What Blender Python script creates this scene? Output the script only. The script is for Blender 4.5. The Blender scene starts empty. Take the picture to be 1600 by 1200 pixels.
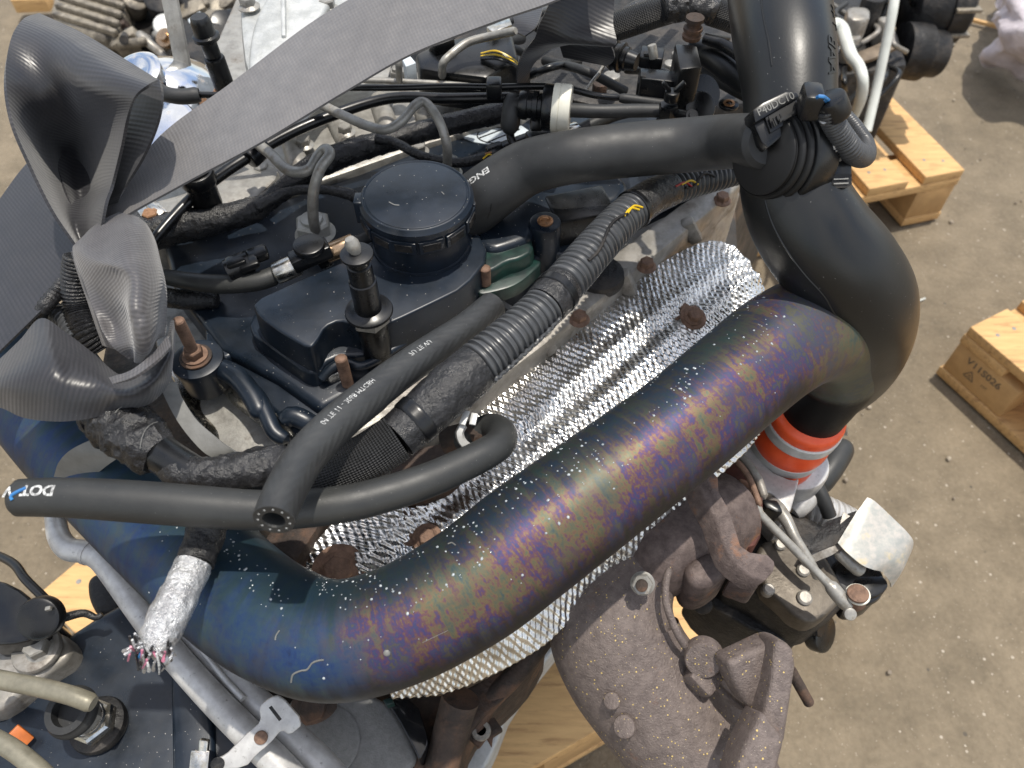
import bpy, bmesh, math, random
import numpy as np
from mathutils import Vector, Matrix, noise
R = math.radians
random.seed(7)
S = bpy.context.scene

# ---------------------------------------------------------------- camera
CAM = Vector((0, 0, 1.25)); PITCH = R(53); FPX = 1210.0
FW = Vector((0, math.cos(PITCH), -math.sin(PITCH))); UP = Vector((0, math.sin(PITCH), math.cos(PITCH)))
cd = bpy.data.cameras.new('camera'); cam = bpy.data.objects.new('camera', cd); S.collection.objects.link(cam)
cam.location = CAM; cam.rotation_euler = (R(90) - PITCH, 0, 0)
cd.sensor_width = 36; cd.lens = FPX * 36 / 1600; cd.clip_start = .02; cd.clip_end = 300
cd.dof.use_dof = True; cd.dof.focus_distance = .54; cd.dof.aperture_fstop = 10.5
S.camera = cam
# ---------------------------------------------------------------- light
SUN = Vector((.14, .10, 1)).normalized()
W = bpy.data.worlds.new('World'); S.world = W; W.use_nodes = True
nt = W.node_tree; bgn = nt.nodes['Background']
sky = nt.nodes.new('ShaderNodeTexSky'); sky.sky_type = 'NISHITA'; sky.sun_disc = False
sky.sun_elevation = math.asin(SUN.z); sky.sun_rotation = math.atan2(SUN.x, SUN.y)
sky.air_density = 1.3; sky.dust_density = 2.0; sky.ozone_density = 1.2
# broken white cloud over the blue
tc = nt.nodes.new('ShaderNodeTexCoord'); cn = nt.nodes.new('ShaderNodeTexNoise')
cn.inputs['Scale'].default_value = 2.6; cn.inputs['Detail'].default_value = 6
cr = nt.nodes.new('ShaderNodeValToRGB'); cr.color_ramp.elements[0].position = .40; cr.color_ramp.elements[1].position = .60
mx = nt.nodes.new('ShaderNodeMix'); mx.data_type = 'RGBA'
mx.inputs['B'].default_value = (7.4, 7.2, 6.9, 1)
nt.links.new(tc.outputs['Generated'], cn.inputs['Vector']); nt.links.new(cn.outputs['Fac'], cr.inputs['Fac'])
mulc = nt.nodes.new('ShaderNodeMath'); mulc.operation = 'MULTIPLY'; mulc.inputs[1].default_value = .85
nt.links.new(cr.outputs['Color'], mulc.inputs[0]); nt.links.new(mulc.outputs[0], mx.inputs['Factor'])
nt.links.new(sky.outputs['Color'], mx.inputs['A']); nt.links.new(mx.outputs['Result'], bgn.inputs['Color'])
bgn.inputs['Strength'].default_value = .135
sd = bpy.data.lights.new('sun', 'SUN'); sun = bpy.data.objects.new('sun', sd); S.collection.objects.link(sun)
sd.energy = 3.0; sd.angle = R(.9); sd.color = (1, .94, .84)
sun.rotation_euler = (-SUN).to_track_quat('-Z', 'Y').to_euler(); sun.location = (1, 0, 3)
S.view_settings.view_transform = 'Standard'; S.view_settings.look = 'None'
S.view_settings.exposure = 0.42; S.view_settings.gamma = 1
S.cycles.max_bounces = 6; S.cycles.sample_clamp_indirect = 6

# ---------------------------------------------------------------- measuring: a pixel of the 1600x1200 photo and a height -> point
def P(u, v, z):
    d = FW + Vector((1, 0, 0)) * ((u - 800) / FPX) + UP * (-(v - 600) / FPX)
    return CAM + d * ((z - CAM.z) / d.z)
def dep(p): return (p - CAM).dot(FW)
def m_(p, w): return w * dep(p) / FPX          # a width in photo pixels at p, in metres

# ---------------------------------------------------------------- objects
ORG = {}
def thing(name, label, cat, loc, group=None, kind=None):
    o = bpy.data.objects.new(name, None); o.empty_display_size = .05
    S.collection.objects.link(o); o.location = loc; ORG[o.name] = Vector(loc)
    o['label'] = label; o['category'] = cat
    if group: o['group'] = group
    if kind: o['kind'] = kind
    return o
def link(name, me, mat, parent=None, label=None, kind=None, sharp=38):
    n = len(me.vertices); co = np.empty(n * 3); me.vertices.foreach_get('co', co); co = co.reshape(-1, 3)
    c = (co.min(0) + co.max(0)) / 2; co -= c; me.vertices.foreach_set('co', co.ravel())
    for p in me.polygons: p.use_smooth = True
    me.set_sharp_from_angle(angle=R(sharp))
    me.name = name
    if mat is not None and not me.materials:
        for m in (mat if isinstance(mat, (list, tuple)) else [mat]): me.materials.append(m)
    o = bpy.data.objects.new(name, me); S.collection.objects.link(o)
    c = Vector(c); ORG[o.name] = c
    if parent is not None: o.parent = parent; o.location = c - ORG[parent.name]
    else: o.location = c
    if label: o['label'] = label
    if kind: o['kind'] = kind
    me.update()
    return o
def top(o, label, cat, group=None, kind=None):
    o['label'] = label; o['category'] = cat
    if group: o['group'] = group
    if kind: o['kind'] = kind
    return o

def crom(pts, n):
    """Catmull-Rom through rows of numbers, n samples spread evenly by length of the first three"""
    p = np.array(pts, float)
    if len(p) == 2:
        t = np.linspace(0, 1, n)[:, None]; return p[0] * (1 - t) + p[1] * t
    q = np.vstack([2 * p[0] - p[1], p, 2 * p[-1] - p[-2]]); out = []
    K = 24
    for i in range(1, len(q) - 2):
        for k in range(K):
            t = k / K; a, b, c, d = q[i - 1:i + 3]
            out.append(.5 * ((2 * b) + (c - a) * t + (2 * a - 5 * b + 4 * c - d) * t * t + (3 * b - a - 3 * c + d) * t ** 3))
    out.append(p[-1]); out = np.array(out)
    L = np.r_[0, np.cumsum(np.linalg.norm(np.diff(out[:, :3], axis=0), axis=1))]
    s = np.linspace(0, L[-1], n)
    return np.array([np.interp(s, L, out[:, k]) for k in range(out.shape[1])]).T

def mesh_grid(V, closeu=False, uv=None, caps=False):
    """V: rows x cols x 3. closeu joins the last column to the first. returns a mesh with uv"""
    r, c = V.shape[:2]; me = bpy.data.meshes.new('m')
    verts = V.reshape(-1, 3); faces = []; uvs = []
    cc = c if closeu else c - 1
    for i in range(r - 1):
        for j in range(cc):
            j2 = (j + 1) % c
            faces.append((i * c + j, i * c + j2, (i + 1) * c + j2, (i + 1) * c + j))
            if uv is not None:
                a = uv[i, j]; b = uv[i, j2] if j2 else (uv[i, j][0], 1.0)
                d = uv[i + 1, j]; e = uv[i + 1, j2] if j2 else (uv[i + 1, j][0], 1.0)
                uvs += [tuple(a), tuple(b), tuple(e), tuple(d)]
    nf = len(faces)
    if caps:
        faces.append(tuple(range(c))); faces.append(tuple((r - 1) * c + j for j in reversed(range(c))))
    me.from_pydata(verts.tolist(), [], faces)
    if uv is not None:
        l = me.uv_layers.new(name='UVMap')
        for k, t in enumerate(uvs): l.data[k].uv = t
    me.validate(); me.update()
    return me

class Path:
    pass
def sweep(pts, seg=24, ds=None, mod=None, ends='flat', refup=True, squash=None, ripple=None):
    """pts: rows x,y,z,r (metres). returns path object with mesh"""
    p = np.array(pts, float)
    L0 = np.sum(np.linalg.norm(np.diff(p[:, :3], axis=0), axis=1))
    if ds is None: ds = max(.0025, float(np.mean(p[:, 3])) * .35)
    n = max(8, int(L0 / ds)); n = min(n, 2600)
    c = crom(p, n); C = c[:, :3]; rad = c[:, 3]
    T = np.gradient(C, axis=0); T /= np.linalg.norm(T, axis=1)[:, None] + 1e-12
    up = np.array([0, 0, 1.]) if abs(T[0][2]) < .9 else np.array([0, -1., 0])
    N = np.zeros_like(C); v = up - T[0] * up.dot(T[0]); N[0] = v / np.linalg.norm(v)
    for i in range(1, n):
        v = N[i - 1] - T[i] * N[i - 1].dot(T[i]); N[i] = v / np.linalg.norm(v)
    B = np.cross(T, N)
    s = np.r_[0, np.cumsum(np.linalg.norm(np.diff(C, axis=0), axis=1))]
    th = np.linspace(0, 2 * math.pi, seg, endpoint=False)
    rr = np.repeat(rad[:, None], seg, 1)
    if mod is not None: rr = rr * mod(s[:, None] + 0 * th[None], th[None] + 0 * s[:, None])
    if ends in ('round', 'soft'):
        for i in range(n):
            e = min(s[i], s[-1] - s[i]); q = rad[i] * (1.0 if ends == 'round' else .22)
            if e < q: rr[i] *= math.sqrt(max(0.0, 1 - (1 - e / q) ** 2)) * .97 + .03 if ends == 'round' else .8 + .2 * math.sqrt(1 - (1 - e / q) ** 2)
    V = C[:, None] + rr[..., None] * (np.cos(th)[None, :, None] * N[:, None] + np.sin(th)[None, :, None] * B[:, None])
    uv = np.stack([np.repeat(s[:, None], seg, 1), np.repeat((th / (2 * math.pi))[None], n, 0)], -1)
    o = Path(); o.C, o.T, o.N, o.B, o.s, o.rad, o.V, o.uv, o.rr = C, T, N, B, s, rad, V, uv, rr
    return o
def tube(name, pts, mat, parent, px=True, hollow=None, ends='flat', label=None, seg=24, ds=None, mod=None, kind=None, sharp=38, r=None):
    """pts: (u, v, z, width in px) or, with px False, (x, y, z, r)"""
    if px:
        q = []
        for a in pts:
            w = P(*a[:3]); q.append((w.x, w.y, w.z, r if r is not None else m_(w, a[3]) / 2))
    else: q = [tuple(a) for a in pts]
    pa = sweep(q, seg, ds, mod, ends)
    V, uv = pa.V, pa.uv
    if hollow:                                    # an open end at the last point: lip, bore and bottom
        k, bore = hollow; C, N, B, T = pa.C[-1], pa.N[-1], pa.B[-1], pa.T[-1]
        th = np.linspace(0, 2 * math.pi, seg, endpoint=False); R0 = pa.rad[-1]
        def ring(rr, back): return (C - T * back)[None] + rr * (np.cos(th)[:, None] * N[None] + np.sin(th)[:, None] * B[None])
        ex = np.array([ring(R0 * .97, -R0 * .03), ring(R0 * bore * 1.06, -R0 * .03), ring(R0 * bore, R0 * .1), ring(R0 * bore, R0 * k), ring(R0 * .01, R0 * k)])
        V = np.concatenate([V, ex]); u2 = np.repeat(uv[-1:], 5, 0); uv = np.concatenate([uv, u2])
    me = mesh_grid(V, True, uv, caps=True)
    o = link(name, me, mat, parent, label, kind, sharp); o_path[o.name] = pa
    return o
o_path = {}
def ring_on(name, pa, s0, s1, k, mat, parent, seg=32, label=None):
    """a band round a swept path between lengths s0 and s1, k times its radius"""
    idx = [i for i in range(len(pa.s)) if s0 <= pa.s[i] <= s1]
    if len(idx) < 2:
        i = int(np.argmin(abs(pa.s - s0))); idx = [i, i + 1]
    C = [pa.C[idx[0]], pa.C[idx[-1]]]; r0 = pa.rad[idx[0]] * k; r1 = pa.rad[idx[-1]] * k
    mid = pa.C[idx[len(idx) // 2]]; rm = (r0 + r1) / 2
    L = [(*C[0], r0 * .97), (*(C[0] * .97 + mid * .03), r0), (*mid, rm), (*(C[1] * .97 + mid * .03), r1), (*C[1], r1 * .97)]
    return tube(name, L, mat, parent, px=False, seg=seg, label=label, ds=(s1 - s0) / 10)

def frame(ax):
    ax = Vector(ax).normalized(); h = Vector((0, 0, 1)) if abs(ax.z) < .95 else Vector((1, 0, 0))
    x = h.cross(ax).normalized(); return x, ax.cross(x), ax
def lathe(name, base, axis, prof, mat, parent, seg=32, label=None, sharp=38, sx=1, hexr=None):
    """prof: (height, radius) rows"""
    x, y, a = frame(axis); th = np.linspace(0, 2 * math.pi, seg, endpoint=False); b = Vector(base)
    V = np.array([[tuple(b + a * h + x * (r * sx * math.cos(t)) + y * (r * math.sin(t))) for t in th] for h, r in prof])
    uv = np.array([[(h, t / (2 * math.pi)) for t in th] for h, r in prof])
    return link(name, mesh_grid(V, True, uv, caps=True), mat, parent, label, sharp=sharp)
def rnd(r, h, b, h0=0):
    """profile of a cylinder with bevelled ends"""
    return [(h0, r * .01), (h0, r - b), (h0 + b * .3, r - b * .3), (h0 + b, r), (h0 + h - b, r), (h0 + h - b * .3, r - b * .3), (h0 + h, r - b), (h0 + h, r * .01)]
def hexnut(name, base, axis, r, h, mat, parent, hole=0, label=None, flange=0, turn=0):
    bm = bmesh.new(); x, y, a = frame(axis); b = Vector(base)
    def lay(hh, k): return [bm.verts.new(b + a * hh + (x * math.cos(t) + y * math.sin(t)) * r * k) for t in [math.pi / 3 * i + turn for i in range(6)]]
    L = [lay(0, .95), lay(h * .1, 1), lay(h * .85, 1), lay(h, .88)]
    for p, q in zip(L, L[1:]):
        for i in range(6): bm.faces.new((p[i], p[(i + 1) % 6], q[(i + 1) % 6], q[i]))
    bm.faces.new(L[0][::-1]); bm.faces.new(L[-1])
    if flange:
        g = 24; pr = [(-h * .25, flange * .97), (-h * .12, flange), (h * .05, flange * .8), (h * .2, r * .8)]
        rows = [[bm.verts.new(b + a * hh + (x * math.cos(2 * math.pi * i / g) + y * math.sin(2 * math.pi * i / g)) * rr) for i in range(g)] for hh, rr in pr]
        for p, q in zip(rows, rows[1:]):
            for i in range(g): bm.faces.new((p[i], p[(i + 1) % g], q[(i + 1) % g], q[i]))
        bm.faces.new(rows[0][::-1])
    me = bpy.data.meshes.new(name); bm.to_mesh(me); bm.free()
    return link(name, me, mat, parent, label, sharp=25)
def threads(h0, h1, r, pitch=.0019):
    pr = [(h0, r * .01)]; h = h0
    while h < h1:
        pr += [(h, r * .80), (h + pitch * .3, r), (h + pitch * .5, r), (h + pitch * .8, r * .80)]; h += pitch
    return pr + [(h1, r * .86), (h1 + r * .25, r * .6), (h1 + r * .25, r * .01)]
def chaikin(poly, k=2):
    for _ in range(k):
        q = []
        for i in range(len(poly)):
            a, b = Vector(poly[i]), Vector(poly[(i + 1) % len(poly)])
            q += [a * .78 + b * .22, a * .22 + b * .78]
        poly = q
    return poly
def prism_w(name, poly, vec, mat, parent, bevel=.002, taper=0, label=None, seg=2, sharp=38, both=False, kind=None):
    """world polygon extruded by vec; the first face is the one at poly"""
    bm = bmesh.new(); poly = [Vector(p) for p in poly]; c = sum(poly, Vector()) / len(poly)
    a = [bm.verts.new(p) for p in poly]
    b = [bm.verts.new(p + Vector(vec) + (p - c).normalized() * taper) for p in poly]
    f = bm.faces.new(a); f.normal_update()
    if f.normal.dot(Vector(vec)) > 0: f.normal_flip()
    n = len(a)
    for i in range(n): bm.faces.new((a[i], a[(i + 1) % n], b[(i + 1) % n], b[i]))
    bm.faces.new(b[::-1]); bmesh.ops.recalc_face_normals(bm, faces=bm.faces)
    if bevel:
        es = [e for e in bm.edges if len(e.link_faces) == 2 and (both or e.verts[0] in a or e.verts[1] in a) and e.calc_face_angle(0) > R(30)]
        bmesh.ops.bevel(bm, geom=es, offset=bevel, segments=seg, profile=.5, affect='EDGES', clamp_overlap=True)
    me = bpy.data.meshes.new(name); bm.to_mesh(me); bm.free()
    return link(name, me, mat, parent, label, kind, sharp)
def prism(name, px, z1, z0, mat, parent, bevel=.002, taper=0, smooth=0, label=None, seg=2, **k):
    poly = [P(u, v, z1) for u, v in px]
    if smooth: poly = chaikin(poly, smooth)
    return prism_w(name, poly, (0, 0, z0 - z1), mat, parent, bevel, taper, label, seg, **k)
def box(name, c, ax, ay, dims, mat, parent, bevel=.0012, label=None, kind=None):
    """box centred at c with axes ax, ay (made square) and full sizes dims"""
    x = Vector(ax).normalized(); y = Vector(ay); y = (y - x * y.dot(x)).normalized(); z = x.cross(y); c = Vector(c)
    a, b, h = [d / 2 for d in dims]
    poly = [c + x * sx * a + y * sy * b + z * h for sx, sy in ((-1, -1), (1, -1), (1, 1), (-1, 1))]
    return prism_w(name, poly, -z * 2 * h, mat, parent, bevel, label=label, both=True, kind=kind)
def bar(name, A, Bp, w, h, mat, parent, up=(0, 0, 1), **k):
    """box running from point A to B, w across and h thick"""
    A, Bp = Vector(A), Vector(Bp); x = Bp - A; side = Vector(up).cross(x)
    return box(name, (A + Bp) / 2, x, side, (x.length, w, h), mat, parent, **k)
def patch(name, rows, mat, parent, thick=.0012, nu=60, nv=14, label=None, bulge=None, smooth=True, disp=None, sharp=60):
    """rows: list of rows (along) of (u,v,z) points (across); smooth sheet with thickness and a uv in metres"""
    G = np.array([[tuple(P(*a)) for a in r] for r in rows])
    A = np.array([crom(G[i], nv) if G.shape[1] > 2 else crom(G[i], nv) for i in range(len(G))])      # rows x nv
    B = np.array([crom(A[:, j], nu) for j in range(nv)]).transpose(1, 0, 2)                          # nu x nv
    du = np.linalg.norm(np.diff(B, axis=0), axis=2).mean(1); dv = np.linalg.norm(np.diff(B, axis=1), axis=2).mean(0)
    su = np.r_[0, np.cumsum(du)]; sv = np.r_[0, np.cumsum(dv)]
    uv = np.stack([np.repeat(su[:, None], nv, 1), np.repeat(sv[None], nu, 0)], -1)
    gu = np.gradient(B, axis=0); gv = np.gradient(B, axis=1); Nn = np.cross(gu, gv); Nn /= np.linalg.norm(Nn, axis=2)[..., None] + 1e-12
    if Nn.mean((0, 1)).dot(np.array(tuple(-FW))) < 0: Nn = -Nn
    if disp is not None: B = B + Nn * disp(uv[..., 0], uv[..., 1], B)[..., None]
    if thick:
        Bk = B - Nn * thick
        m = nu * nv; verts = np.concatenate([B.reshape(-1, 3), Bk.reshape(-1, 3)]); F = []; UVs = []
        for i in range(nu - 1):
            for j in range(nv - 1):
                q = [(i, j), (i, j + 1), (i + 1, j + 1), (i + 1, j)]
                F.append([a * nv + b for a, b in q]); UVs += [tuple(uv[a, b]) for a, b in q]
                q = q[::-1]; F.append([m + a * nv + b for a, b in q]); UVs += [tuple(uv[a, b]) for a, b in q]
        bd = [(i, 0) for i in range(nu)] + [(nu - 1, j) for j in range(1, nv)] + [(i, nv - 1) for i in range(nu - 2, -1, -1)] + [(0, j) for j in range(nv - 2, 0, -1)]
        for k in range(len(bd)):
            a, b = bd[k], bd[(k + 1) % len(bd)]
            F.append([a[0] * nv + a[1], m + a[0] * nv + a[1], m + b[0] * nv + b[1], b[0] * nv + b[1]]); UVs += [tuple(uv[a])] * 2 + [tuple(uv[b])] * 2
        me = bpy.data.meshes.new(name); me.from_pydata(verts.tolist(), [], F); l = me.uv_layers.new(name='UVMap')
        for k, t in enumerate(UVs): l.data[k].uv = t
        bm = bmesh.new(); bm.from_mesh(me); bmesh.ops.recalc_face_normals(bm, faces=bm.faces); bm.to_mesh(me); bm.free()
    else: me = mesh_grid(B, False, uv)
    o = link(name, me, mat, parent, label, sharp=sharp)
    return o
def text_mesh(txt, size=1.0, depth=0.0, bold=0.0, align='CENTER'):
    cu = bpy.data.curves.new('t', 'FONT'); cu.body = txt; cu.size = size; cu.extrude = depth; cu.offset = bold; cu.align_x = align; cu.align_y = 'CENTER'; cu.resolution_u = 3
    o = bpy.data.objects.new('t', cu); S.collection.objects.link(o); bpy.context.view_layer.update()
    me = bpy.data.meshes.new_from_object(o.evaluated_get(bpy.context.evaluated_depsgraph_get())); bpy.data.objects.remove(o)
    bm = bmesh.new(); bm.from_mesh(me); bmesh.ops.triangulate(bm, faces=bm.faces); bmesh.ops.subdivide_edges(bm, edges=[e for e in bm.edges if e.calc_length() > size * .15], cuts=2); bm.to_mesh(me); bm.free()
    return me
def text_on(name, pa, txt, s0, th0, size, mat, parent, flip=1, updir=1, lift=.0002, depth=0, bold=0, label=None, turn=False):
    """lettering wrapped on a swept path; s0 along, th0 round it"""
    me = text_mesh(txt, size, depth, bold)
    for v in me.vertices:
        x, y, z = v.co
        if turn: x, y = y, -x
        s = s0 + x * flip; i = min(max(np.searchsorted(pa.s, s), 1), len(pa.s) - 1); f = (s - pa.s[i - 1]) / (pa.s[i] - pa.s[i - 1])
        L = lambda a: a[i - 1] * (1 - f) + a[i] * f
        C, N, B, r = L(pa.C), L(pa.N), L(pa.B), L(pa.rad)
        t = th0 + y * updir / r
        v.co = C + (N * math.cos(t) + B * math.sin(t)) * (r + lift + z)
    return link(name, me, mat, parent, label)
def theta_to_cam(pa, s0):
    i = int(np.argmin(abs(pa.s - s0))); d = np.array(tuple(CAM)) - pa.C[i]; return math.atan2(d.dot(pa.B[i]), d.dot(pa.N[i]))
def s_at(pa, u, v):
    """length along the path whose centre is seen nearest photo pixel u, v"""
    best = (1e9, 0)
    for i, c in enumerate(pa.C):
        d = Vector(c) - CAM; t = d.dot(FW); x = 800 + d.x / t * FPX; y = 600 - d.dot(UP) / t * FPX
        q = (x - u) ** 2 + (y - v) ** 2
        if q < best[0]: best = (q, pa.s[i])
    return best[1]
def text_flat(name, txt, c, right, upv, size, mat, parent, depth=0, bold=0, label=None):
    me = text_mesh(txt, size, depth, bold); right = Vector(right).normalized(); n = right.cross(Vector(upv)).normalized(); upv = n.cross(right)
    for v in me.vertices: x, y, z = v.co; v.co = Vector(c) + right * x + upv * y + n * (z + depth)
    return link(name, me, mat, parent, label)

def plate(name, px, z, n, thick, mat, parent, bevel=.0015, smooth=0, both=True, uv0=None, **k):
    """outline seen at px, lying in the plane through the height z at its first (or given) point with normal n; extruded back by thick"""
    n = Vector(n).normalized(); o = P(*(uv0 or px[0]), z); poly = []
    for u, v in px:
        d = FW + Vector((1, 0, 0)) * ((u - 800) / FPX) + UP * (-(v - 600) / FPX); poly.append(CAM + d * ((o - CAM).dot(n) / d.dot(n)))
    if smooth: poly = chaikin(poly, smooth)
    return prism_w(name, poly, -n * thick, mat, parent, bevel, both=both, **k)
from mathutils.bvhtree import BVHTree
_bvh = {}
def hit(o, u, v):
    """point and normal of object o seen at photo pixel u, v"""
    if o.name not in _bvh:
        w = ORG[o.name]; _bvh[o.name] = BVHTree.FromPolygons([x.co + w for x in o.data.vertices], [tuple(p.vertices) for p in o.data.polygons])
    d = (P(u, v, .5) - CAM).normalized(); r = _bvh[o.name].ray_cast(CAM, d); return r[0], (r[1] if r[1].dot(d) < 0 else -r[1])

def on(name, o, px, w, mat, parent, lift=.0001):
    """a thin line lying on object o through the photo pixels px, w pixels wide"""
    pts = []
    for u, v in px:
        p, n = hit(o, u, v)
        if p is None: continue
        p = p + n * lift; pts.append((*p, m_(p, w) / 2))
    return tube(name, pts, mat, parent, px=False, seg=6, ds=.0008, ends='flat')

# ---------------------------------------------------------------- materials
def nd(t, k, **kw):
    n = t.nodes.new(k)
    for a, b in kw.items():
        if a.startswith('i_'): n.inputs[a[2:].replace('_', ' ')].default_value = b
        else: setattr(n, a, b)
    return n
def mat(name, c1, c2=None, ns=60, rough=.5, rr=.0, metal=0, bump=None, speck=None, rust=None, coat=0, uvw=False, spec=.5, stretch=None, sheen=0, contrast=.25, speck2=None):
    """c1/c2 mottled by noise of scale ns; rr varies roughness; bump (scale, strength, distance in m); speck (scale, size, colour); rust (scale, amount, colour)"""
    m = bpy.data.materials.new(name); m.use_nodes = True; t = m.node_tree; b = t.nodes['Principled BSDF']; Lk = t.links.new
    co = nd(t, 'ShaderNodeTexCoord'); src = co.outputs['UV' if uvw else 'Object']
    if stretch:
        mp = nd(t, 'ShaderNodeMapping'); mp.inputs['Scale'].default_value = stretch; Lk(src, mp.inputs['Vector']); src = mp.outputs[0]
    c2 = c2 or tuple(x * .7 for x in c1)
    n1 = nd(t, 'ShaderNodeTexNoise'); n1.inputs['Scale'].default_value = ns; n1.inputs['Detail'].default_value = 6; n1.inputs['Roughness'].default_value = .65; Lk(src, n1.inputs['Vector'])
    r1 = nd(t, 'ShaderNodeValToRGB'); r1.color_ramp.elements[0].position = .5 - contrast / 2; r1.color_ramp.elements[1].position = .5 + contrast / 2
    r1.color_ramp.elements[0].color = (*c2, 1); r1.color_ramp.elements[1].color = (*c1, 1); Lk(n1.outputs['Fac'], r1.inputs['Fac']); col = r1.outputs['Color']
    def over(col, fac, c):
        x = nd(t, 'ShaderNodeMix', data_type='RGBA'); Lk(fac, x.inputs['Factor']); Lk(col, x.inputs['A']); x.inputs['B'].default_value = (*c, 1); return x.outputs['Result']
    rsock = None; msock = None
    if rr:
        x = nd(t, 'ShaderNodeMapRange'); x.inputs['From Min'].default_value = .3; x.inputs['From Max'].default_value = .7; x.inputs['To Min'].default_value = max(.02, rough - rr); x.inputs['To Max'].default_value = min(1, rough + rr)
        n2 = nd(t, 'ShaderNodeTexNoise'); n2.inputs['Scale'].default_value = ns * 1.7; n2.inputs['Detail'].default_value = 5; Lk(src, n2.inputs['Vector']); Lk(n2.outputs['Fac'], x.inputs['Value']); rsock = x.outputs[0]
    if rust:
        sc, am, c = rust; n3 = nd(t, 'ShaderNodeTexNoise'); n3.inputs['Scale'].default_value = sc; n3.inputs['Detail'].default_value = 7; n3.inputs['Roughness'].default_value = .7; Lk(src, n3.inputs['Vector'])
        r3 = nd(t, 'ShaderNodeMapRange'); r3.inputs['From Min'].default_value = 1 - am - .08; r3.inputs['From Max'].default_value = 1 - am + .08; Lk(n3.outputs['Fac'], r3.inputs['Value'])
        col = over(col, r3.outputs[0], c)
        if metal:
            x = nd(t, 'ShaderNodeMath', operation='MULTIPLY_ADD'); Lk(r3.outputs[0], x.inputs[0]); x.inputs[1].default_value = -metal; x.inputs[2].default_value = metal; msock = x.outputs[0]
    for sp in (speck, speck2):
        if not sp: continue
        sc, am, c = sp; vo = nd(t, 'ShaderNodeTexVoronoi'); vo.inputs['Scale'].default_value = sc; Lk(co.outputs['Object'], vo.inputs['Vector'])
        sep = nd(t, 'ShaderNodeSeparateColor'); Lk(vo.outputs['Color'], sep.inputs[0])
        a = nd(t, 'ShaderNodeMath', operation='MULTIPLY'); Lk(sep.outputs[0], a.inputs[0]); a.inputs[1].default_value = am
        a2 = nd(t, 'ShaderNodeMath', operation='SUBTRACT'); Lk(a.outputs[0], a2.inputs[0]); a2.inputs[1].default_value = am * .55
        q = nd(t, 'ShaderNodeMath', operation='LESS_THAN'); Lk(vo.outputs['Distance'], q.inputs[0]); Lk(a2.outputs[0], q.inputs[1]); col = over(col, q.outputs[0], c)
    Lk(col, b.inputs['Base Color'])
    b.inputs['Roughness'].default_value = rough
    if rsock: Lk(rsock, b.inputs['Roughness'])
    b.inputs['Metallic'].default_value = metal
    if msock: Lk(msock, b.inputs['Metallic'])
    b.inputs['Specular IOR Level'].default_value = spec
    b.inputs['Coat Weight'].default_value = coat; b.inputs['Coat Roughness'].default_value = .12
    b.inputs['Sheen Weight'].default_value = sheen
    if bump:
        sc, st, di = bump; n4 = nd(t, 'ShaderNodeTexNoise'); n4.inputs['Scale'].default_value = sc; n4.inputs['Detail'].default_value = 8; n4.inputs['Roughness'].default_value = .6; Lk(src, n4.inputs['Vector'])
        bp = nd(t, 'ShaderNodeBump'); bp.inputs['Strength'].default_value = st; bp.inputs['Distance'].default_value = di; Lk(n4.outputs['Fac'], bp.inputs['Height']); Lk(bp.outputs[0], b.inputs['Normal'])
    return m
def uvpat(m, fn, strength=.6, dist=.0005, dark=None):
    """adds a regular woven or embossed relief: fn(t, u, v) returns a height socket; dark tints the hollows"""
    t = m.node_tree; b = t.nodes['Principled BSDF']; co = nd(t, 'ShaderNodeTexCoord'); sp = nd(t, 'ShaderNodeSeparateXYZ'); t.links.new(co.outputs['UV'], sp.inputs[0])
    h = fn(t, sp.outputs[0], sp.outputs[1]); bp = nd(t, 'ShaderNodeBump'); bp.inputs['Strength'].default_value = strength; bp.inputs['Distance'].default_value = dist
    t.links.new(h, bp.inputs['Height'])
    if b.inputs['Normal'].links: t.links.new(b.inputs['Normal'].links[0].from_socket, bp.inputs['Normal'])
    t.links.new(bp.outputs[0], b.inputs['Normal'])
    if dark is not None:
        x = nd(t, 'ShaderNodeMix', data_type='RGBA'); mr = nd(t, 'ShaderNodeMapRange'); mr.inputs['From Min'].default_value = -.6; mr.inputs['From Max'].default_value = .4; t.links.new(h, mr.inputs['Value'])
        src = b.inputs['Base Color'].links[0].from_socket; t.links.new(mr.outputs[0], x.inputs['Factor']); x.inputs['A'].default_value = (*dark, 1); t.links.new(src, x.inputs['B']); t.links.new(x.outputs['Result'], b.inputs['Base Color'])
    return m
def M2(t, op, a, b=0.0, c=None):
    n = nd(t, 'ShaderNodeMath', operation=op)
    for i, x in enumerate((a, b) if c is None else (a, b, c)):
        if isinstance(x, (int, float)): n.inputs[i].default_value = x
        else: t.links.new(x, n.inputs[i])
    return n.outputs[0]
def sinw(t, x, k, ph=0.0): return M2(t, 'SINE', M2(t, 'MULTIPLY_ADD', x, k, ph))
TAU = 2 * math.pi
DUST = (.45, .43, .4)
m_cover = mat('moulded_black_plastic', (.011, .018, .030), (.005, .009, .015), 30, .34, .08, bump=(1500, .12, .0004), speck=(380, .30, DUST), speck2=(1000, .25, (.12, .12, .12)))
m_plastic = mat('black_plastic', (.007, .0075, .009), (.004, .0045, .005), 60, .30, .06, bump=(900, .08, .0003))
m_duct = mat('satin_black_duct', (.009, .010, .0105), (.006, .0065, .007), 12, .35, .07, bump=(500, .14, .0004), speck=(300, .24, (.16, .16, .155)), speck2=(900, .2, (.1, .1, .1)))
m_rubber = mat('rubber_hose', (.027, .028, .029), (.018, .019, .020), 50, .55, .06, bump=(900, .15, .0004), speck=(420, .26, (.13, .13, .125)))
m_hose = mat('grey_black_hose', (.031, .032, .031), (.022, .023, .023), 40, .5, .08, bump=(800, .18, .0004), speck=(400, .26, (.14, .14, .135)))
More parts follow.
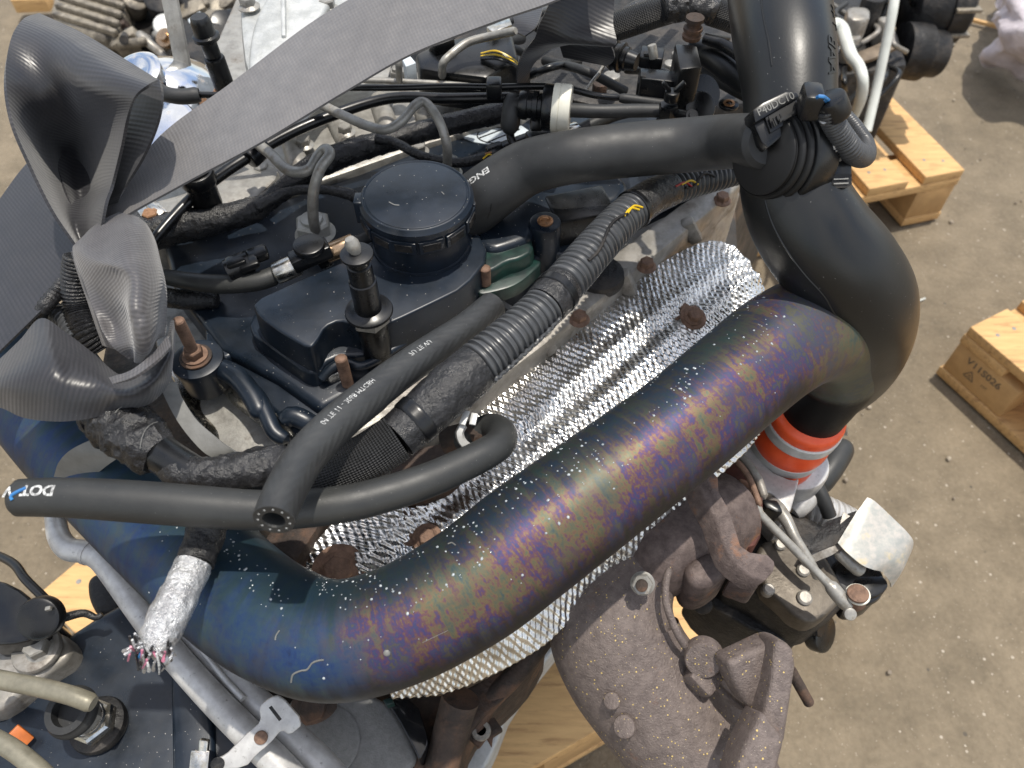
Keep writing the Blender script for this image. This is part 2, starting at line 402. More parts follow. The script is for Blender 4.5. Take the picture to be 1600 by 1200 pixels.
m_braid = uvpat(mat('reinforced_hose', (.034, .036, .037), (.022, .023, .024), 40, .5, .08, bump=(700, .2, .0004), speck=(450, .15, (.2, .2, .2))),
    lambda t, u, v: sinw(t, M2(t, 'ADD', u, M2(t, 'MULTIPLY', M2(t, 'PINGPONG', v, .125), .13)), TAU / .0085), .12, .0006)
m_tape = mat('black_tape', (.026, .026, .028), (.012, .012, .013), 90, .3, .12, bump=(170, .8, .0028), speck=(300, .16, (.3, .29, .27)))
m_sleeve = uvpat(mat('woven_sleeve', (.05, .05, .052), (.03, .03, .03), 60, .45, .05),
    lambda t, u, v: M2(t, 'MULTIPLY', sinw(t, M2(t, 'MULTIPLY_ADD', v, .1, u), TAU / .0034), sinw(t, M2(t, 'MULTIPLY_ADD', v, -.1, u), TAU / .0034)), .9, .001, (.004, .004, .004))
m_cond = mat('corrugated_plastic', (.065, .068, .072), (.045, .047, .05), 60, .34, .06, speck=(420, .2, (.3, .3, .3)))
m_steel = mat('zinc_steel', (.36, .35, .32), (.25, .24, .22), 120, .42, .12, metal=.35, bump=(500, .2, .0004), rust=(90, .36, (.16, .12, .08)))
m_nut = mat('plated_nut', (.50, .50, .47), (.40, .40, .37), 200, .4, .1, metal=.1)
m_bright = mat('bright_steel', (.75, .73, .68), (.5, .47, .4), 120, .25, .1, metal=1, rust=(160, .33, (.2, .12, .06)))
m_chrome = mat('chrome', (.8, .82, .85), (.7, .72, .75), 60, .05, .03, metal=1, rust=(60, .34, (.35, .25, .15)), bump=(60, .15, .002))
m_alu = mat('cast_aluminium', (.40, .39, .36), (.25, .24, .22), 70, .46, .1, metal=.4, bump=(500, .35, .0008), rust=(35, .4, (.12, .10, .08)))
m_alud = mat('stained_aluminium', (.36, .34, .31), (.22, .205, .18), 40, .45, .12, metal=.35, bump=(350, .35, .0008), rust=(30, .40, (.10, .08, .06)))
m_alut = mat('aluminium_tube', (.58, .575, .56), (.42, .41, .40), 60, .42, .1, metal=.3, bump=(150, .25, .0012), rust=(220, .32, (.08, .07, .06)))
m_shal = mat('pale_casting', (.55, .56, .55), (.40, .41, .40), 50, .55, .1, metal=.45, bump=(400, .5, .001), speck=(250, .2, (.2, .2, .18)))
m_iron = mat('heat_scaled_iron', (.185, .150, .136), (.125, .100, .092), 160, .6, .1, metal=.2, bump=(650, .9, .0012), rust=(34, .30, (.2, .09, .045)), speck=(420, .62, (.62, .46, .16)), speck2=(800, .45, (.42, .37, .30)))
m_iron2 = mat('purple_brown_iron', (.15, .115, .105), (.085, .063, .058), 130, .6, .1, metal=.3, bump=(800, .6, .001), rust=(30, .36, (.26, .11, .045)))
m_rust = mat('rusty_steel', (.26, .16, .11), (.14, .085, .06), 140, .7, .1, metal=.3, bump=(500, .6, .0012))
m_rustd = mat('dark_rusty_iron', (.085, .058, .045), (.035, .027, .023), 45, .75, .1, metal=.2, bump=(250, .6, .0025), rust=(18, .42, (.16, .085, .05)))
m_zinc = mat('yellow_passivated_zinc', (.50, .47, .43), (.36, .37, .35), 150, .5, .08, metal=.35, bump=(200, .15, .0006), rust=(70, .36, (.55, .45, .25)))
m_orange = mat('red_silicone', (.92, .12, .035), (.82, .09, .025), 80, .36, .06, bump=(300, .15, .0005))
m_band = mat('clamp_band', (.62, .62, .60), (.50, .50, .48), 90, .42, .08, metal=.2, bump=(400, .15, .0005))
m_white = mat('white_plastic', (.74, .72, .62), (.66, .64, .55), 60, .35, .05)
m_nylon = mat('white_nylon', (.66, .68, .64), (.56, .58, .54), 30, .45, .06)
m_print = mat('white_print', (.62, .63, .62), (.22, .22, .22), 600, .6, contrast=.15)
m_blue = mat('blue_wire', (.04, .22, .5), (.03, .15, .4), 60, .35)
m_yellow = mat('yellow_wire', (.75, .5, .02), (.6, .4, .02), 60, .35)
m_red = mat('red_wire', (.4, .02, .02), None, 60, .35)
m_pink = mat('pink_wire', (.6, .2, .3), None, 60, .4)
m_copper = mat('copper_bush', (.62, .34, .18), (.45, .22, .1), 200, .35, .1, metal=.8, rust=(160, .4, (.15, .07, .03)))
m_bronze = mat('bronze_sleeve', (.5, .36, .24), (.36, .25, .16), 120, .25, .08, metal=.9)
m_dark = mat('dark_machinery', (.02, .02, .021), (.008, .008, .009), 25, .55, .15, metal=.3, bump=(120, .6, .003), rust=(20, .42, (.05, .042, .035)))
m_block = mat('engine_block_iron', (.045, .04, .036), (.02, .018, .016), 25, .65, .1, metal=.3, bump=(120, .6, .003), rust=(14, .44, (.09, .06, .04)))
m_wood = mat('pine_board', (.72, .46, .20), (.52, .31, .13), 16, .72, .05, stretch=(1, 9, 9), bump=(90, .3, .0012), contrast=.5, rust=(13, .40, (.36, .20, .085)))
m_wood2 = mat('pine_block', (.60, .37, .16), (.42, .25, .105), 26, .75, .05, bump=(160, .4, .0015), contrast=.5)
m_ink = mat('dark_stamp_ink', (.09, .075, .06), (.22, .16, .10), 260, .8, contrast=.2)
m_cloth = mat('pale_lilac_sacking', (.60, .55, .58), (.42, .38, .41), 14, .8, bump=(60, .6, .01))
m_grime = mat('pale_far_casting', (.42, .37, .29), (.14, .12, .09), 22, .5, .1, metal=.3, bump=(90, .5, .004), rust=(12, .44, (.06, .05, .04)))
m_belt = mat('grey_flat_strip', (.20, .20, .19), (.15, .15, .14), 60, .5, .08, bump=(600, .25, .0005), speck=(500, .15, (.35, .35, .34)))
m_foil = mat('crinkled_foil', (.62, .63, .64), (.36, .36, .37), 120, .3, .12, metal=.6, bump=(150, .9, .004), speck=(400, .25, (.3, .3, .3)))
m_green = mat('green_stained_plastic', (.006, .040, .030), (.010, .014, .016), 55, .36, .06, bump=(1200, .15, .0004), contrast=.35)
m_label = mat('pale_sticker', (.62, .68, .72), (.5, .56, .6), 60, .4)
m_web = uvpat(mat('grey_webbing', (.150, .142, .138), (.108, .103, .102), 80, .42, .05, sheen=.3, speck=(700, .15, (.35, .35, .35))),
    lambda t, u, v: M2(t, 'ADD', M2(t, 'MULTIPLY', sinw(t, v, TAU / .0032), .3), M2(t, 'MULTIPLY', sinw(t, M2(t, 'MULTIPLY_ADD', v, .12, u), TAU / .0025), .7)), .14, .0005, (.125, .12, .12))
m_webk = uvpat(mat('knotted_webbing', (.092, .086, .088), (.062, .058, .061), 80, .42, .05, sheen=.3, speck=(700, .15, (.35, .35, .35))),
    lambda t, u, v: M2(t, 'ADD', M2(t, 'MULTIPLY', sinw(t, v, TAU / .0032), .3), M2(t, 'MULTIPLY', sinw(t, M2(t, 'MULTIPLY_ADD', v, .12, u), TAU / .0025), .7)), .22, .0005, (.055, .052, .054))
m_webd = uvpat(mat('black_webbing', (.026, .025, .029), (.018, .018, .021), 60, .38, .05, sheen=.25, speck=(800, .12, (.4, .4, .4))),
    lambda t, u, v: M2(t, 'ADD', M2(t, 'MULTIPLY', sinw(t, v, TAU / .0036), .15), M2(t, 'MULTIPLY', sinw(t, M2(t, 'MULTIPLY_ADD', v, .1, u), TAU / .0030), .85)), .12, .0005, (.015, .015, .018))
m_black = mat('matt_black', (.004, .004, .005), (.003, .003, .003), 60, .55)
# ---------------------------------------------------------------- special materials
def tinted():
    m = bpy.data.materials.new('heat_tinted_pipe'); m.use_nodes = True; t = m.node_tree; b = t.nodes['Principled BSDF']; Lk = t.links.new
    co = nd(t, 'ShaderNodeTexCoord'); sp = nd(t, 'ShaderNodeSeparateXYZ'); Lk(co.outputs['UV'], sp.inputs[0]); U, V = sp.outputs[0], sp.outputs[1]
    def nz(su, sv, scale, det=6, ph=0.0):
        cx = nd(t, 'ShaderNodeCombineXYZ'); Lk(M2(t, 'MULTIPLY_ADD', U, su, ph), cx.inputs[0]); a = M2(t, 'MULTIPLY', V, TAU)
        Lk(M2(t, 'MULTIPLY', M2(t, 'SINE', a), sv), cx.inputs[1]); Lk(M2(t, 'MULTIPLY', M2(t, 'COSINE', a), sv), cx.inputs[2])
        n = nd(t, 'ShaderNodeTexNoise'); n.inputs['Scale'].default_value = scale; n.inputs['Detail'].default_value = det; n.inputs['Roughness'].default_value = .62; Lk(cx.outputs[0], n.inputs['Vector']); return n.outputs['Fac']
    big = nz(22, 1.0, 1.0, 5); streak = nz(110, .45, 1.5, 5, 3.3); fine = nz(90, 3, 3, 6, 9.1)
    x = M2(t, 'ADD', M2(t, 'MULTIPLY', big, .46), M2(t, 'ADD', M2(t, 'MULTIPLY', streak, .40), M2(t, 'MULTIPLY_ADD', fine, .26, M2(t, 'MULTIPLY_ADD', nz(420, 7, 2.2, 4, 5.0), .18, -.03))))
    r = nd(t, 'ShaderNodeValToRGB'); els = r.color_ramp.elements
    stops = [(.42, (.014, .042, .060)), (.49, (.050, .082, .076)), (.54, (.100, .105, .058)), (.58, (.155, .105, .050)), (.612, (.125, .052, .060)), (.64, (.075, .036, .115)), (.675, (.030, .042, .14)), (.72, (.085, .075, .055)), (.80, (.075, .085, .078))]
    els[0].position, els[0].color = stops[0][0], (*stops[0][1], 1); els[1].position, els[1].color = stops[-1][0], (*stops[-1][1], 1)
    for p, c in stops[1:-1]: e = els.new(p); e.color = (*c, 1)
    Lk(x, r.inputs['Fac'])
    # the blue stretch before the bend
    rb = nd(t, 'ShaderNodeValToRGB'); e = rb.color_ramp.elements; e[0].position, e[0].color = .38, (.002, .010, .034, 1); e[1].position, e[1].color = .72, (.035, .085, .115, 1); q = e.new(.55); q.color = (.005, .042, .15, 1)
    Lk(x, rb.inputs['Fac'])
    def ramp(v, a, bb):
        n = nd(t, 'ShaderNodeMapRange', interpolation_type='SMOOTHSTEP'); n.inputs['From Min'].default_value = a; n.inputs['From Max'].default_value = bb; Lk(v, n.inputs['Value']); return n.outputs[0]
    def mix(f, a, bb):
        n = nd(t, 'ShaderNodeMix', data_type='RGBA')
        if isinstance(f, float): n.inputs['Factor'].default_value = f
        else: Lk(f, n.inputs['Factor'])
        for s, k in ((a, 'A'), (bb, 'B')):
            if isinstance(s, tuple): n.inputs[k].default_value = (*s, 1)
            else: Lk(s, n.inputs[k])
        return n.outputs['Result']
    uw = M2(t, 'ADD', U, M2(t, 'MULTIPLY_ADD', big, .12, -.06))
    c = mix(ramp(uw, U_BLUE, U_BLUE + .05), rb.outputs[0], r.outputs[0])
    c = mix(M2(t, 'MULTIPLY', ramp(nz(40, 1.4, 1.0, 4, 21.0), .44, .68), .5), c, (.070, .072, .062))
    c = mix(.22, c, (.075, .064, .062))
    c = mix(M2(t, 'MULTIPLY', ramp(uw, U_GREY, U_GREY + .10), .8), c, (.085, .098, .076))
    # the crown of the pipe stays blue-black, the belly grey-black: V = 0 looks straight up
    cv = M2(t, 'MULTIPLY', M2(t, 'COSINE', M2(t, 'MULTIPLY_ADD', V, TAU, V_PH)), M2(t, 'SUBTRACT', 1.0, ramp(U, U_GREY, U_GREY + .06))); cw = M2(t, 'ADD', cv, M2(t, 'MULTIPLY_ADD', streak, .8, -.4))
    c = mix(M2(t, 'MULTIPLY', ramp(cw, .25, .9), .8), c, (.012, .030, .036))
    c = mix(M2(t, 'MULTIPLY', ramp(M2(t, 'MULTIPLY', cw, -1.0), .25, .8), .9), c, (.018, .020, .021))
    c = mix(ramp(M2(t, 'MULTIPLY_ADD', fine, .006, U), U_SHADE, U_SHADE + .012), c, (.010, .010, .011))  # shade under the bend painted into the colour: the down-section turns black
    Lk(c, b.inputs['Base Color']); b.inputs['Metallic'].default_value = .45; b.inputs['Specular IOR Level'].default_value = .3
    rg = nd(t, 'ShaderNodeMapRange'); rg.inputs['To Min'].default_value = .40; rg.inputs['To Max'].default_value = .60; Lk(fine, rg.inputs['Value']); Lk(rg.outputs[0], b.inputs['Roughness'])
    bp = nd(t, 'ShaderNodeBump'); bp.inputs['Strength'].default_value = .12; bp.inputs['Distance'].default_value = .0006; Lk(fine, bp.inputs['Height']); Lk(bp.outputs[0], b.inputs['Normal'])
    return m
m_shield = mat('embossed_aluminium_foil', (.86, .85, .82), (.50, .48, .45), 40, .25, .10, metal=1, bump=(120, .25, .0012))
def groundmat():
    m = bpy.data.materials.new('dusty_asphalt'); m.use_nodes = True; t = m.node_tree; b = t.nodes['Principled BSDF']; Lk = t.links.new
    co = nd(t, 'ShaderNodeTexCoord'); O = co.outputs['Object']
    def nz(s, d=8, ro=.6):
        n = nd(t, 'ShaderNodeTexNoise'); n.inputs['Scale'].default_value = s; n.inputs['Detail'].default_value = d; n.inputs['Roughness'].default_value = ro; Lk(O, n.inputs['Vector']); return n.outputs['Fac']
    a = nd(t, 'ShaderNodeValToRGB'); e = a.color_ramp.elements; e[0].position, e[0].color = .3, (.085, .070, .048, 1); e[1].position, e[1].color = .72, (.265, .215, .148, 1); q = e.new(.5); q.color = (.165, .133, .09, 1)
    x = M2(t, 'ADD', M2(t, 'MULTIPLY', nz(3.2), .42), M2(t, 'ADD', M2(t, 'MULTIPLY', nz(17), .38), M2(t, 'MULTIPLY', nz(120), .26))); Lk(x, a.inputs['Fac']); col = a.outputs[0]
    for sc, th, c, am in ((65, .16, (.42, .37, .30), 1), (38, .13, (.10, .085, .065), 1), (170, .2, (.36, .31, .24), .8)):
        vo = nd(t, 'ShaderNodeTexVoronoi'); vo.inputs['Scale'].default_value = sc; Lk(O, vo.inputs['Vector']); s = nd(t, 'ShaderNodeSeparateColor'); Lk(vo.outputs['Color'], s.inputs[0])
        g = M2(t, 'LESS_THAN', M2(t, 'ADD', vo.outputs['Distance'], M2(t, 'MULTIPLY', s.outputs[0], .25)), th); g = M2(t, 'MULTIPLY', g, am)
        mx_ = nd(t, 'ShaderNodeMix', data_type='RGBA'); Lk(g, mx_.inputs['Factor']); Lk(col, mx_.inputs['A']); mx_.inputs['B'].default_value = (*c, 1); col = mx_.outputs['Result']
    Lk(col, b.inputs['Base Color']); b.inputs['Roughness'].default_value = .85
    bp = nd(t, 'ShaderNodeBump'); bp.inputs['Strength'].default_value = .7; bp.inputs['Distance'].default_value = .006; Lk(M2(t, 'ADD', nz(60), M2(t, 'MULTIPLY', nz(260), .5)), bp.inputs['Height']); Lk(bp.outputs[0], b.inputs['Normal'])
    return m

# ---------------------------------------------------------------- ground
me = bpy.data.meshes.new('ground'); g_ = 40
xs = np.r_[np.linspace(-60, -3, 8), np.linspace(-2.5, 2.5, 101), np.linspace(3, 60, 8)]; ys = xs + 1
V = np.array([[(x, y, .004 * noise.noise(Vector((x * 2, y * 2, 0))) if abs(x) < 2.6 and abs(y - 1) < 2.6 else 0) for y in ys] for x in xs])
o = link('ground', mesh_grid(V), groundmat()); o['kind'] = 'structure'
bm = bmesh.new(); rg = random.Random(3)
for k in range(420):
    x = rg.uniform(-1, 2.2); y = rg.uniform(.1, 2.6); s = rg.choice([.002, .0025, .003, .004, .006]); n0 = len(bm.verts)
    bmesh.ops.create_icosphere(bm, subdivisions=1, radius=s, matrix=Matrix.Translation((x, y, s * .35 + .002)) @ Matrix.Rotation(rg.uniform(0, 3), 4, (rg.random(), rg.random(), 1)) @ Matrix.Diagonal((1, rg.uniform(.6, 1), rg.uniform(.4, .8), 1)))
me = bpy.data.meshes.new('gravel'); bm.to_mesh(me); bm.free()
top(link('gravel', me, mat('grit', (.36, .31, .24), (.16, .13, .1), 9, .8), sharp=10), 'loose grit and small stones scattered over the dusty asphalt', 'gravel', kind='stuff')

# ---------------------------------------------------------------- pallets
def pallet(label, corner, e1, e2, n1=1.2, n2=.8, boards=(0, .19, .37, .55, .70), zb=0.0, stamp=False, bw=.1, skip=()):
    e1 = Vector((*e1, 0)).normalized(); e2 = Vector((*e2, 0)); e2 = (e2 - e1 * e2.dot(e1)).normalized(); C = Vector((*corner, 0))
    t = thing('wooden_pallet', label, 'pallet', C + Vector((0, 0, .006)), 'wooden pallets standing on the dusty ground')
    rr = random.Random(label)
    def bx(name, a0, a1, b0, b1, z0, z1, m, along):
        j = 0 if name == 'block' else rr.uniform(-.0015, .0015); c = C + e1 * ((a0 + a1) / 2 + j) + e2 * ((b0 + b1) / 2 + j) + Vector((0, 0, (z0 + z1) / 2 + .006))
        if along == 1: return box(name, c, e1, e2, (a1 - a0, b1 - b0, z1 - z0 - .0006), m, t, .0022)
        return box(name, c, e2, -e1, (b1 - b0, a1 - a0, z1 - z0 - .0006), m, t, .0022)
    for k, b in enumerate(boards):
        if k in skip: continue
        o = bx('deck_board', 0, n1, b, b + bw, .122, .144, m_wood, 1)
        for a in (.05, n1 / 2, n1 - .05):
            for s in (.03, .07):
                q = C + e1 * (a + rr.uniform(-.01, .01)) + e2 * (b + s) + Vector((0, 0, .1496)); lathe('nail', q, (0, 0, 1), [(0, .0001), (0, .0042), (.0007, .0036), (.0007, .0001)], m_steel, o, 10)
    for a in (0, n1 / 2 - .05, n1 - .1): bx('stringer_board', a, a + .1, 0, n2, .100, .122, m_wood, 2)
    bl = None
    for a in (0, n1 / 2 - .07, n1 - .14):
        for b in (0, n2 / 2 - .05, n2 - .1):
            q = bx('block', a + .002, a + .142, b + .002, b + .1, .022, .100, m_wood2, 1); bl = bl or q
    for b in (0, n2 / 2 - .05, n2 - .1): bx('bottom_board', 0, n1, b, b + .1, 0, .022, m_wood, 1)
    if stamp:
        c = C + e1 * .072 + Vector((0, 0, .067)) - e2 * -.0012
        c = c + Vector((0, 0, .006))
        text_flat('stamp_number', 'V11S026', c + Vector((0, 0, .012)), e1, (0, 0, 1), .022, m_ink, bl, bold=.0004)
        bmx = []
        cc = c + e1 * -.018 - Vector((0, 0, .016)); rr_ = .013
        tri = [cc + e1 * (rr_ * math.sin(a)) + Vector((0, 0, rr_ * math.cos(a))) for a in (0, TAU / 3, 2 * TAU / 3)]
        for i in range(3): bar('stamp_mark', tri[i] - e2 * .0003, tri[(i + 1) % 3] - e2 * .0003, .0004, .0016, m_ink, bl, up=(0, 0, 1), bevel=0)
        text_flat('stamp_letters', 'A', cc, e1, (0, 0, 1), .011, m_ink, bl)
        text_flat('stamp_grade', 'HT', c + e1 * .016 - Vector((0, 0, .014)), e1, (0, 0, 1), .010, m_ink, bl)
    return t
pallet('pale pine pallet at the right edge with a number stamped on its corner block', (.862, .965), (.47, -.88), (.88, .47), stamp=True, boards=(0, .14, .30, .46, .62))
pallet('pine pallet beneath the far engine, its front corner sticking out', (1.02, 1.432), (-.27, .963), (-.975, -.22), n2=1.0, boards=(0, .145, .30, .45, .60, .75))
pe1 = Vector((.886, .464, 0)); pe2 = Vector((-.464, .886, 0)); pc = Vector((-.36, .005, 0))
pallet('pine pallet carrying the big engine, one board showing beneath the exhaust elbow', (pc.x, pc.y), (.886, .464), (-.464, .886), n1=1.05, n2=.75, boards=(0, .165, .33, .49, .65), bw=.112)
pallet('pine pallet corner peeping out between the aluminium tubes and the ground', (-.70, .44), (.61, .79), (.79, -.61), n1=.16, n2=.5, boards=(0, .14, .28))

# ================================================================= the engine
ENG = thing('car_engine', 'big used black and silver car engine with a rainbow tinted pipe across its front', 'engine', P(800, 700, .15) * 1.0)
ENG.location.z = .15; ORG[ENG.name] = Vector(ENG.location)
# block under everything
prism('engine_block', [(150, 600), (480, 880), (650, 960), (1165, 560), (1150, 300), (1300, 60), (1250, -150), (420, -150), (420, 150), (200, 330)], .70, .30, m_block, ENG, .006)
prism('sump', [(300, 640), (520, 850), (680, 900), (1060, 600), (1060, 330), (1150, 60), (500, 60), (330, 330)], .31, .152, m_dark, ENG, .01, taper=-.03)
# head casting, rail below the cover
head = prism('cylinder_head', [(255, 600), (330, 690), (430, 800), (560, 745), (770, 618), (868, 545), (1008, 430), (1105, 352), (1158, 300), (1130, 240), (1200, 60), (1100, -120), (420, -120), (340, 60), (200, 330)], .775, .69, m_alu, ENG, .004)
railp = prism('head_rail', [(545, 735), (640, 690), (755, 612), (862, 530), (1000, 418), (1100, 338), (1160, 285), (1150, 262), (1060, 320), (960, 395), (860, 470), (740, 560), (620, 640), (520, 690)], .792, .762, m_alud, ENG, .004)
for a, b in (((846, 512), (858, 552)), ((972, 425), (986, 458)), ((1072, 345), (1088, 375)), ((736, 588), (752, 622))):
    bar('rib', P(*a, .795), P(*b, .772), .012, .012, m_alud, railp, bevel=.003)
for u, v in ((1010, 415), (1128, 312), (905, 498)): hexnut('bolt', P(u, v, .792), (0, 0, 1), .006, .006, m_rust, railp, flange=.0085)
lathe('round_plug', P(935, 440, .785), (0, 0, 1), rnd(.021, .012, .003), m_dark, railp, 28)

# plateau with the sticker
base = prism('engine_cover', [(252, 372), (330, 350), (470, 300), (560, 270), (700, 215), (850, 175), (985, 175), (1110, 190), (1130, 262), (1040, 300), (940, 350), (820, 430), (720, 500), (590, 590), (500, 640), (430, 590), (345, 545), (270, 450)], .806, .765, m_cover, ENG, .006, seg=3)
# front raised block with its scalloped edge
blk_f = [(385, 515), (430, 548), (479, 583), (497, 580), (508, 566), (530, 556), (560, 556), (590, 548), (615, 533), (737, 462), (742, 447), (758, 436), (790, 440), (812, 436), (838, 405), (860, 395), (905, 400), (960, 340), (1000, 300), (880, 240), (700, 330), (620, 372), (540, 420), (400, 480)]
cov = prism('valve_cover', blk_f, .822, .765, m_cover, ENG, .003, seg=3, taper=.002, smooth=1)
blk_t = [(393, 471), (460, 441), (540, 407), (620, 375), (740, 350), (765, 400), (727, 448), (670, 476), (615, 502), (590, 510), (572, 518), (556, 506), (530, 500), (508, 510), (497, 530), (484, 545), (440, 520), (405, 495)]
prism('raised_block', blk_t, .847, .818, m_cover, cov, .006, seg=4, taper=.0025, smooth=1)
prism('raised_block', [(733, 372), (760, 330), (800, 300), (870, 270), (960, 262), (985, 290), (960, 318), (880, 330), (836, 352), (829, 372), (800, 382), (770, 392)], .845, .818, m_cover, cov, .006, seg=4, taper=.0025, smooth=1)
prism('stained_corner', [(724, 372), (760, 376), (800, 366), (828, 362), (834, 392), (812, 404), (792, 408), (770, 422), (744, 430), (726, 425)], .8405, .818, m_green, cov, .006, seg=4, taper=.0025, smooth=1)
prism('oil_stain_edge', [(738, 446), (752, 434), (784, 432), (806, 418), (832, 402), (850, 408), (820, 436), (800, 448), (770, 456), (748, 460)], .8275, .815, m_green, cov, .003, smooth=1)
# boss with copper bush
bq = P(852, 346, .848); lathe('boss', Vector((bq.x, bq.y, .80)), (0, 0, 1), rnd(.0125, .048, .002), m_cover, cov, 28)
lathe('bush', bq - Vector((0, 0, .003)), (0, 0, 1), [(0, .0001), (0, .0062), (.004, .0062), (.0042, .0058), (.0042, .004), (.0036, .0036), (.0034, .0001)], m_copper, cov, 24)
box('clip_block', P(905, 340, .832), (1, .3, 0), (0, 1, 0), (.05, .035, .03), m_plastic, cov, .003)
# lower skirts in front of the cover
sk = prism('cover_flange', [(352, 560), (395, 610), (440, 655), (470, 688), (510, 676), (560, 640), (610, 600), (600, 540), (500, 560), (400, 520), (340, 500)], .797, .765, m_cover, ENG, .004, smooth=1, seg=3)
prism('lobe', [(318, 500), (352, 480), (380, 500), (372, 545), (352, 562), (322, 552)], .803, .775, m_cover, sk, .003, smooth=2, seg=3)
tube('bead', [(352, 580, .800, 22), (378, 598, .803, 26), (404, 622, .805, 26), (418, 652, .803, 26), (430, 676, .800, 26), (452, 690, .797, 22)], m_cover, sk, ends='round')
tube('bead', [(440, 664, .802, 30), (456, 650, .806, 32), (478, 658, .804, 32), (496, 670, .80, 30)], m_cover, sk, ends='round')
tube('bead', [(500, 596, .812, 14), (515, 578, .818, 16), (540, 566, .82, 16), (572, 570, .82, 14), (640, 530, .82, 12), (735, 470, .82, 12)], m_cover, sk, ends='round')
# metal shell seen between strap and cover
patch('pressed_tray', [[(262, 575, .79), (300, 560, .785), (345, 575, .785)], [(280, 610, .785), (330, 600, .775), (380, 615, .79)], [(310, 650, .78), (360, 650, .765), (415, 660, .785)], [(345, 700, .775), (400, 700, .76), (455, 705, .775)], [(390, 740, .77), (450, 740, .76), (510, 730, .77)]], m_bright, ENG, .002, 40, 24, disp=lambda u, v, B: .0018 * np.sin(u * 110) * np.sin(v * 90 + 1))
# ---------------------------------------------------------------- heat shield (embossed sheet, folded down along its lower edge)
cols = [
 [(462, 888, .742), (520, 930, .742), (570, 990, .715), (600, 1050, .685), (612, 1092, .66)],
 [(500, 838, .752), (590, 905, .748), (650, 970, .722), (690, 1030, .69), (708, 1080, .66)],
 [(590, 745, .762), (690, 835, .757), (770, 905, .73), (815, 965, .71), (842, 1015, .69)],
 [(700, 660, .768), (800, 755, .763), (868, 825, .75), (905, 885, .728), (925, 935, .705)],
 [(760, 612, .771), (880, 720, .767), (960, 780, .755), (990, 820, .738), (1016, 856, .72)],
 [(862, 540, .773), (980, 640, .768), (1055, 695, .758), (1085, 735, .742), (1106, 762, .726)],
 [(970, 456, .775), (1075, 560, .77), (1140, 610, .76), (1165, 650, .75), (1180, 690, .738)],
 [(1050, 400, .776), (1125, 490, .772), (1180, 545, .752), (1200, 590, .73), (1215, 620, .70)],
 [(1108, 376, .777), (1158, 440, .773), (1198, 500, .755), (1215, 540, .735), (1225, 570, .71)],
 [(1148, 384, .772), (1180, 424, .770), (1200, 462, .755), (1212, 500, .735), (1222, 530, .715)],
]
def dimples(u, v, B):
    a, b = .0056, .0052
    row = v / b + .22 * np.sin(TAU * u / .0112)
    h = np.sin(TAU * (u / a + .5 * (np.floor(row) % 2))) * np.abs(np.sin(math.pi * row))
    n = np.array([[noise.noise(Vector((x * 9, y * 14, 1))) for x, y in zip(ur, vr)] for ur, vr in zip(u[::12, ::8], v[::12, ::8])])
    n = np.kron(n, np.ones((12, 8)))[:u.shape[0], :u.shape[1]]
    for _ in range(6): n = (n + np.roll(n, 6, 0) + np.roll(n, -6, 0) + np.roll(n, 4, 1) + np.roll(n, -4, 1)) / 5
    ridge = .0024 * np.exp(-((v - .036) / .007) ** 2) + .0026 * np.exp(-((v - .062) / .007) ** 2) - .0012 * np.exp(-((v - .049) / .006) ** 2)
    return .00095 * h * (.8 + .7 * n) + ridge + .0016 * n
shield = patch('heat_shield', cols, m_shield, ENG, .0012, 760, 250, disp=dimples, sharp=180)
for (u, v, z, s) in ((1083, 497, .778, 1), (668, 842, .762, 1), (530, 893, .757, 1.75)):
    p, nn = hit(shield, u, v); nn = Vector((.06, -.25, 1)); nn.normalize()
    lathe('rusty_washer', p - nn * .0005, nn, rnd(.0108 * s, .0018, .0006), m_rust, shield, 28)
    hexnut('bolt', p + nn * .003, nn, .0060 * s, .006, m_rust, shield, flange=.0078 * s, turn=.3)
for (u, v, s) in ((656, 836, .013), (1078, 490, .013)):
    p, nn = hit(shield, u, v); rng = random.Random(u); p = p - Vector((0, 0, .0042))
    poly = [p + Vector((math.cos(a) * s * rng.uniform(.5, 1.15), math.sin(a) * s * rng.uniform(.5, 1.15), .004)) for a in np.linspace(0, TAU, 18, endpoint=False)]
    prism_w('burnt_patch', poly, (0, 0, -.003), m_rust, shield, .0008)

# ---------------------------------------------------------------- the rainbow pipe
cp = [(-80, 420, .79, 186), (-5, 510, .788, 186), (62, 600, .786, 186), (126, 682, .785, 185), (204, 766, .785, 184), (284, 848, .786, 184), (358, 920, .79, 184), (432, 972, .795, 184), (520, 1000, .80, 184), (625, 975, .808, 186),
      (735, 915, .815, 190), (820, 850, .822, 192), (900, 790, .828, 186), (985, 727, .833, 178), (1070, 662, .838, 172), (1150, 594, .84, 169), (1215, 542, .84, 170), (1266, 516, .834, 170),
      (1300, 522, .812, 160), (1311, 554, .782, 144), (1304, 586, .757, 127), (1288, 614, .737, 112), (1272, 638, .717, 103), (1262, 655, .70, 98)]
q = []
for a in cp: w = P(*a[:3]); q.append((w.x, w.y, w.z, m_(w, a[3]) / 2))
pa = sweep(q, 56, .003)
U_BLUE = s_at(pa, 520, 1000); U_GREY = s_at(pa, 1170, 590)
i0 = int(np.argmin(abs(pa.s - s_at(pa, 800, 865)))); upw = np.array([-.38, .72, .58]); U_SHADE = s_at(pa, 1304, 578); V_PH = -math.atan2(upw.dot(pa.B[i0]), upw.dot(pa.N[i0]))
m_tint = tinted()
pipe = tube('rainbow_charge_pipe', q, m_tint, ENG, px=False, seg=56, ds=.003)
pa = o_path[pipe.name]
